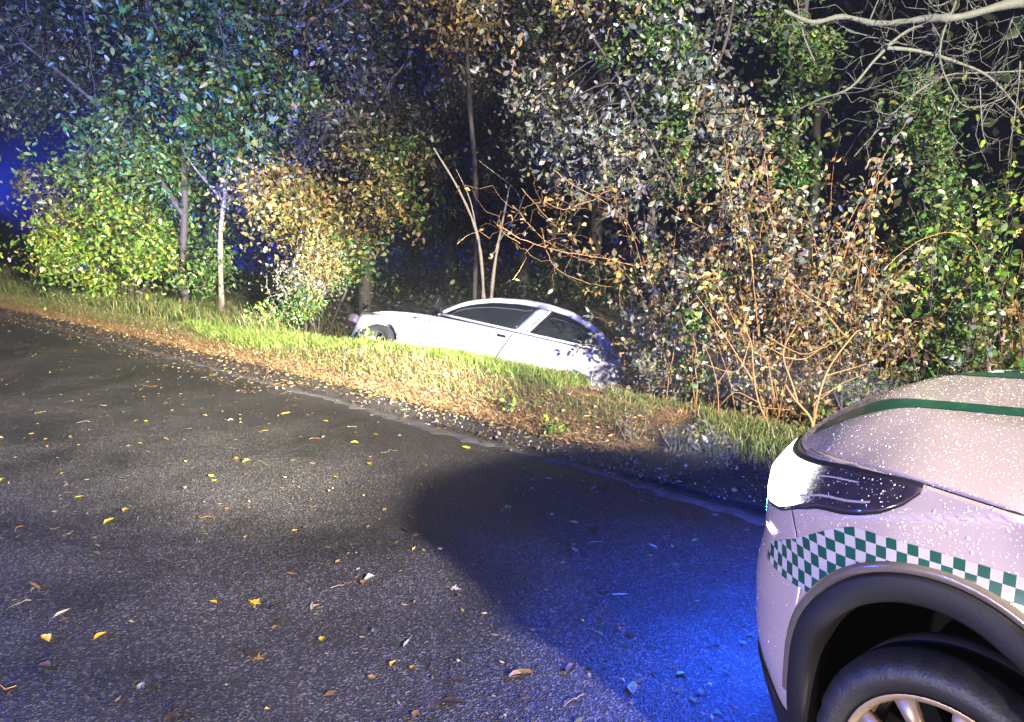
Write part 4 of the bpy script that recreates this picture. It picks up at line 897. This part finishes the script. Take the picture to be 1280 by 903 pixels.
# ------------------------------------------------------------------ verge cover
def blades(x, y, h, w, pal, lean=.5, flat=0.0, m='grass', name='grass'):
    n = len(x); z = terr(x, y) - .005; pal = np.array(pal); col = pal[rng.integers(0, len(pal), n)] * rng.lognormal(0, .25, (n, 1))
    th = rng.uniform(0, 6.28, n); dx, dy = np.cos(th), np.sin(th); th2 = rng.uniform(0, 6.28, n); sx, sy = np.cos(th2) * w, np.sin(th2) * w
    ln = h * np.abs(rng.normal(lean, .35, n)); hh = h * (1 - flat * rng.uniform(.6, 1, n))
    B = np.stack([x, y, z], -1); Sd = np.stack([sx, sy, 0 * sx], -1)
    mid = B + np.stack([dx * ln * .3, dy * ln * .3, hh * .6], -1); tip = B + np.stack([dx * ln, dy * ln, hh * (1 - .25 * np.clip(ln / h, 0, 2))], -1)
    V = np.stack([B - Sd, B + Sd, mid + Sd * .7, mid - Sd * .7, tip], 1)
    i = np.arange(n)[:, None] * 5; q = i + np.array([[0, 1, 2, 3]]); t = i + np.array([[3, 2, 4]])
    return V.reshape(-1, 3), q, t, np.repeat(np.clip(col, .003, .7), 5, 0)
def strip_xy(n, x0, x1, u0=.3, u1=26, pw=1.6):
    u = u0 + (u1 - u0) * rng.random(n) ** pw; x = rng.uniform(x0, x1, n) + (edge_x(u) - EDGE); return x, u
GREEN = [(.07, .12, .02), (.12, .18, .03), (.10, .14, .03), (.17, .19, .05), (.21, .20, .07), (.06, .09, .02), (.25, .20, .09)]
LIME = [(.15, .24, .03), (.20, .28, .05), (.12, .20, .03), (.26, .28, .07)]
STRAW = [(.38, .26, .12), (.30, .19, .08), (.42, .31, .17), (.20, .12, .055), (.34, .19, .07)]
mb = MB()
x, u = strip_xy(60000, 4.42, 5.25); d_ = noise2(x, u, 2.2); k = d_ > -.6; x, u = x[k], u[k]
V, q, t, c = blades(x, u, rng.uniform(.04, .12, len(x)), .0032, GREEN, .6); mb.add(V, q, t, c)
x, u = strip_xy(36000, 4.50, 5.2, 4.2, 12, 1.0); k = noise2(x, u, 1.6) + 1.8 * (x - 4.75) > -.25; V, q, t, c = blades(x[k], u[k], rng.uniform(.07, .18, k.sum()), .0042, LIME, .7); mb.add(V, q, t, c)
x, u = strip_xy(26000, 4.9, 8.2, 9.5, 27, 1.2); V, q, t, c = blades(x, u, rng.uniform(.10, .34, len(x)), .006, GREEN, .6); mb.add(V, q, t, c)
x, u = strip_xy(9000, 3.2, 10, 24, 60, 1.2); V, q, t, c = blades(x, u, rng.uniform(.15, .35, len(x)), .014, GREEN, .6); mb.add(V, q, t, c)
tag(mb.build('grass', M['grass']), 'green grass growing along the roadside ridge', 'grass', kind='stuff')
mb = MB()
x, u = strip_xy(70000, 4.16, 4.82, 3.0, 26, 1.5); k = noise2(x, u, 1.9) > -.7; x, u = x[k], u[k]
V, q, t, c = blades(x, u, rng.uniform(.05, .15, len(x)), .0032, STRAW, 1.1, .55); mb.add(V, q, t, c)
x, u = strip_xy(9000, 4.6, 6.5, 3, 26, 1.5); V, q, t, c = blades(x, u, rng.uniform(.06, .16, len(x)), .003, STRAW, .9, .3); mb.add(V, q, t, c)
tag(mb.build('dry_grass', M['grass']), 'straw coloured dead grass between asphalt and green ridge', 'grass', kind='stuff')
mb = MB()
for cnt, x0, x1, u0, u1, sz, pal in ((4200, 4.10, 4.60, 3.2, 26, .045, 'tan'), (2200, 4.05, 4.62, 3.2, 26, .05, 'brown'), (700, 4.0, 4.7, 3.6, 14, .06, 'yellow'), (1800, 4.6, 7.5, 4, 24, .07, 'brown'), (900, 3.7, 4.15, 2.5, 24, .045, 'brown'), (2600, 3.35, 4.1, 7, 26, .04, 'brown')):
    x, u = strip_xy(cnt, x0, x1, u0, u1, 1.5); z = np.maximum(terr(x, u), .004) + rng.uniform(.004, .05, cnt) * ss(x, 4.0, 4.3) + .006
    V, T, c = leaf_geo(np.stack([x, u, z], -1), sz, pal, 0, .6, rough=True); V = V.reshape(-1, 5, 3); V[:, :, 2] = z[:, None] + (V[:, :, 2] - V[:, :1, 2]) * .35 + .004; mb.add(V.reshape(-1, 3), None, T, c)
tag(mb.build('leaf_litter', M['litter']), 'brown and yellow leaf litter piled along the road edge', 'leaf litter', kind='stuff')
# pebbles and crumbs on the bare bank
mb = MB(); n = 900
x = rng.uniform(3.9, 4.5, n); u = rng.uniform(.6, 6, n) ; r = rng.lognormal(math.log(.007), .5, n); z = np.maximum(terr(x, u), 0) + r * .3
ico = np.array([(0, 0, 1), (.9, 0, .3), (.28, .85, .3), (-.72, .53, .3), (-.72, -.53, .3), (.28, -.85, .3), (.6, .4, -.6), (-.5, .5, -.6), (0, -.7, -.6)]); fc = np.array([[0, 1, 2], [0, 2, 3], [0, 3, 4], [0, 4, 5], [0, 5, 1], [1, 6, 2], [2, 7, 3], [4, 8, 5], [1, 5, 8], [1, 8, 6], [3, 7, 4], [4, 7, 8], [2, 6, 7]])
V = np.stack([x, u, z], -1)[:, None] + ico[None] * r[:, None, None] * rng.uniform(.6, 1.2, (n, 1, 3)); T = (np.arange(n)[:, None, None] * 9 + fc[None]).reshape(-1, 3)
c = np.repeat(np.array([(.30, .29, .27), (.12, .11, .10), (.06, .05, .045), (.2, .17, .13)])[rng.integers(0, 4, n)], 9, 0)
tag(mb.add(V.reshape(-1, 3), None, T, c).build('pebbles', M['litter'], smooth=False), 'small pebbles and crumbs on the bare dark bank', 'pebbles', kind='stuff')
# undergrowth on the far bank of the ditch
mb = MB(); n = 16000; x = rng.uniform(7.2, 13.5, n); u = rng.uniform(-2, 24, n); k = (noise2(x, u, 1.3) > -.9) & ~((x < 8.6) & (u > 3.6) & (u < 9.8)); x, u = x[k], u[k]
z = terr(x, u) + rng.random(len(x)) ** 1.5 * (.25 + .55 * ss(x, 8, 10)) + .02
V, T, c = leaf_geo(np.stack([x, u, z], -1), .11, 'dark', .2, .55); mb.add(V, None, T, c); tag(mb.build('undergrowth', M['leaf']), 'dark leafy undergrowth on the ditch bank behind the wrecked car', 'undergrowth', kind='stuff')
# withered weeds standing on the dark bank, each its own
def weed(label, px, py, d, n, h, size, pal, stalk=0, m='pale_bark'):
    p = S(px, py, d); p[2] = ground_at(p); root = empty('roadside_weed', tuple(p)); tag(root, label, 'weed', None)
    st = MB(); lf = MB(); has = False
    for i in range(n):
        dv = rng.normal(0, .35, 3); dv[2] = rng.uniform(.7, 1.1); P = wob((rng.normal(0, .02), rng.normal(0, .02), -.02), dv * h, 6, .12); st.tube(P, np.linspace(.004, .0015, 6), 3)
        k = 5; Q = P[rng.integers(2, 6, k)] + rng.normal(0, size * .3, (k, 3)); V, T, c = leaf_geo(Q, size, pal, .1, .5); lf.add(V, None, T, c)
    st.build('stalks', M[m], root); lf.build('foliage', M['leaf'], root)
weed('blue-green weed with pale leaves on the dark bank', 884, 560, 5.0, 12, .20, .06, 'silver')
weed('withered whitish weed on the bank beside the blue-green one', 850, 548, 5.1, 14, .16, .03, 'silver')
weed('dead pale stalks on the bank nearest to the patrol car headlight', 920, 572, 4.8, 12, .18, .03, 'silver')
weed('thin dead stalks at the foot of the ridge below the wrecked car tail', 792, 545, 5.3, 12, .20, .035, 'brown')
weed('broad bright green dock plant in the straw by the ridge', 695, 515, 5.6, 12, .11, .055, 'bright')
weed('small bright green rosette at the road edge below the wrecked car door', 640, 495, 6.2, 9, .12, .05, 'bright')
weed('yellow-green weed clump in front of the wrecked car front wheel', 455, 425, 9.2, 20, .22, .06, 'bright')
weed('tall lone dry stalk in front of the wrecked car rear door', 706, 470, 6.4, 2, .42, .02, 'brown', m='cane')
weed('bushy green tuft at the verge beside the feathery shrub', 330, 395, 11.2, 40, .45, .07, 'bright')
weed('light green leafy weed behind the wrecked car roof', 588, 372, 9.8, 10, .9, .10, 'green')

# ------------------------------------------------------------------ leaves and twigs lying on the road, each its own
def road_leaf_mesh(k, shape):
    r2 = np.random.default_rng(100 + k)
    if shape == 'maple':
        V, T = maple_leaf(.5); V = V.copy(); V[:, 2] = .10 * np.abs(V[:, 0]) + .12 * V[:, 1] ** 2 + r2.normal(0, .02, len(V)); me = mesh('leaf', np.concatenate([V, [[-.01, -.05, .01], [.01, -.05, .01], [.02, -.5, .05], [0, -.5, .05]]]), [T, np.array([[17, 18, 19, 20]])], [])
        return me
    n = 7; t = np.linspace(0, 1, n); wd = np.sin(np.pi * t ** .8) ** .9 * (.25 if shape == 'oval' else .12) * r2.uniform(.75, 1.15, n) + .004
    curl = r2.uniform(-.5, 1.4); cup = r2.uniform(.1, .9)
    G = np.zeros((n, 5, 3))
    for i in range(n):
        for j, q in enumerate((-1, -.5, 0, .5, 1)):
            G[i, j] = (q * wd[i], t[i] - .5, cup * abs(q) ** 1.5 * wd[i] * .8 + curl * .25 * (t[i] - .4) ** 2 + r2.normal(0, .012))
    G[..., 2] -= G[..., 2].min()
    idx = np.arange(n * 5).reshape(n, 5); q = np.stack([idx[:-1, :-1], idx[:-1, 1:], idx[1:, 1:], idx[1:, :-1]], -1).reshape(-1, 4)
    b_ = n * 5; V = np.concatenate([G.reshape(-1, 3), [[-.008, -.5, .01], [.008, -.5, .01], [.02, -.78, .05], [.0, -.78, .05]]])
    return mesh('leaf', V, [np.concatenate([q, [[b_, b_ + 1, b_ + 2, b_ + 3]]])], [])
def lmat(name, base): return pmat(name, base, .45, var=.6, vscale=5, spec=.4)
LC = {'bright yellow leaf lying on the wet asphalt': lmat('yellow_leaf', (.36, .23, .025)), 'ochre and tan leaf lying on the wet asphalt': lmat('ochre_leaf', (.20, .12, .04)), 'dark brown sodden leaf lying on the wet asphalt': lmat('brown_leaf', (.055, .033, .022)), 'pale cream dry leaf lying on the wet asphalt': lmat('pale_leaf', (.30, .26, .19))}
LM = {}
for kind, m in LC.items():
    for k in range(6):
        me = road_leaf_mesh(k, ('oval', 'oval', 'slim', 'oval', 'maple', 'slim')[k]); me.materials.append(m); LM[(kind, k)] = me
KN = list(LC)
def put_leaf(x, y, kind, k, s, rz):
    o = link('fallen_leaf', LM[(kind, k)], None, (x, y, .006)); s *= .78; o.scale = (s, s * rng.uniform(.8, 1.1), s * rng.uniform(.5, 1.3)); o.rotation_euler = (rng.normal(0, .10), rng.normal(0, .10), rz)
    tag(o, kind, 'leaf', 'fallen leaves scattered on the road')
def gpix(px, py):
    d = (CAM_H) * 950 / (py - 300); p = S(px, 300, d); 
    # exact: intersect the sight line with the road
    v = Vector(((px - 640) / 950, -(py - 451.5) / 950, -1)); v.rotate(camo.rotation_euler); t = -CAM_H / v.z; return v.x * t, v.y * t
hero = [(318, 755, 0, 4, .10), (403, 803, 0, 0, .075), (125, 798, 0, 3, .08), (508, 807, 3, 5, .09), (492, 833, 0, 3, .075), (177, 862, 3, 0, .08), (78, 768, 3, 2, .11), (45, 735, 1, 5, .11), (308, 578, 0, 1, .075), (295, 575, 0, 0, .07), (264, 597, 0, 3, .075), (170, 527, 0, 0, .085), (182, 528, 0, 3, .08), (108, 446, 1, 4, .16), (98, 623, 0, 5, .12), (137, 653, 0, 1, .10), (267, 755, 0, 3, .06), (583, 562, 0, 0, .11), (462, 582, 0, 3, .09), (443, 555, 0, 1, .09), (567, 737, 3, 4, .09), (655, 845, 1, 0, .11), (645, 848, 1, 3, .09), (571, 853, 2, 0, .075), (520, 897, 1, 0, .07), (565, 880, 2, 1, .11), (320, 825, 1, 4, .10), (315, 820, 2, 0, .11), (345, 782, 2, 4, .14), (390, 760, 3, 5, .09), (462, 725, 3, 1, .08), (455, 730, 1, 3, .09), (55, 835, 2, 1, .09), (215, 895, 2, 4, .13), (465, 850, 1, 0, .06), (893, 645, 3, 4, .09), (742, 612, 3, 2, .11), (815, 684, 3, 5, .09), (718, 690, 3, 0, .07), (685, 600, 3, 1, .07), (510, 665, 2, 1, .10), (520, 670, 1, 4, .10), (0, 603, 0, 0, .09), (158, 640, 1, 1, .09), (60, 560, 1, 2, .10), (357, 518, 0, 0, .10), (372, 500, 1, 5, .12), (407, 528, 0, 3, .09), (440, 535, 3, 5, .12), (470, 545, 0, 0, .09), (330, 540, 1, 5, .13), (208, 550, 1, 2, .14), (252, 512, 1, 0, .10), (660, 790, 2, 5, .07), (775, 745, 3, 5, .09), (850, 690, 2, 0, .07), (745, 665, 2, 1, .09), (490, 505, 0, 1, .10), (232, 612, 3, 0, .06), (420, 598, 0, 5, .08)]
for px, py, kd, k, s in hero:
    x, y = gpix(px, py); put_leaf(x, y, KN[kd], k, s, rng.uniform(0, 6.28))
# crumbs of leaf and grit too small to tell apart
mb = MB(); n = 3400; x = rng.uniform(.1, 3.8, n); y = .8 + 17 * rng.random(n) ** 1.4; k = noise2(x * 1.4, y, 1.1) + rng.normal(0, .4, n) > -.1; x, y = x[k], y[k]
for pal_, m0 in (('tan', 0), ('brown', 1), ('yellow', 2)):
    q = np.arange(len(x)) % 3 == m0; V, T, c = leaf_geo(np.stack([x[q], y[q], np.full(q.sum(), .008)], -1), .036, pal_, 0, .5, rough=True); V = V.reshape(-1, 5, 3); V[:, :, 2] = .007 + np.abs(V[:, :, 2] - .008) * .3; mb.add(V.reshape(-1, 3), None, T, c * .8)
tag(mb.build('leaf_crumbs', M['litter']), 'tiny crumbs of leaf scattered over the wet asphalt', 'leaf crumbs', kind='stuff')
cnt = 0
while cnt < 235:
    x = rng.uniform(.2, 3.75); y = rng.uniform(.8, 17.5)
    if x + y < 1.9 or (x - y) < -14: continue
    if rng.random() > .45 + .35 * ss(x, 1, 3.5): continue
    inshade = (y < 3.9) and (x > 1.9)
    kd = int(rng.choice(4, p=[.1, .2, .45, .25] if inshade else [.24, .30, .28, .18])); put_leaf(x, y, KN[kd], int(rng.integers(0, 6)), float(np.clip(rng.normal(.05, .022), .02, .10)), rng.uniform(0, 6.28)); cnt += 1  # fewer yellow, more brown leaves in the car's shadow: shade put into colour
tm = [M['pale_bark'], M['dark_twig'], M['cane']]
for i in range(46):
    while True:
        x = rng.uniform(.3, 3.7); y = rng.uniform(.9, 8.5)
        if x + y > 2.0: break
    L = rng.uniform(.04, .14); th = rng.uniform(0, 6.28); dv = np.array([math.cos(th), math.sin(th), 0]) * L
    P = wob(-dv / 2, dv / 2, 7, .5); P[:, 2] = .006 + np.abs(P[:, 2]) * .3; o = MB().tube(P, np.linspace(.0028, .0012, 7), 4).build('twig', tm[i % 3], loc=(x, y, 0))
    tag(o, ('pale dry twig lying on the asphalt', 'dark wet twig lying on the asphalt', 'ochre grass stem lying on the asphalt')[i % 3], 'twig', 'twigs and stems scattered on the road')

# ------------------------------------------------------------------ damp night air
hz = MB().box((0, 20, 9), (140, 150, 12)).build('haze', bpy.data.materials.new('haze'), smooth=False)
hm = hz.data.materials[0]; hm.use_nodes = True; nt = hm.node_tree; nt.nodes.remove(nt.nodes['Principled BSDF'])
pv = nt.nodes.new('ShaderNodeVolumePrincipled'); pv.inputs['Color'].default_value = (.9, .93, 1, 1); pv.inputs['Density'].default_value = .0004
nt.links.new(pv.outputs[0], nt.nodes['Material Output'].inputs['Volume']); tag(hz, kind='stuff')
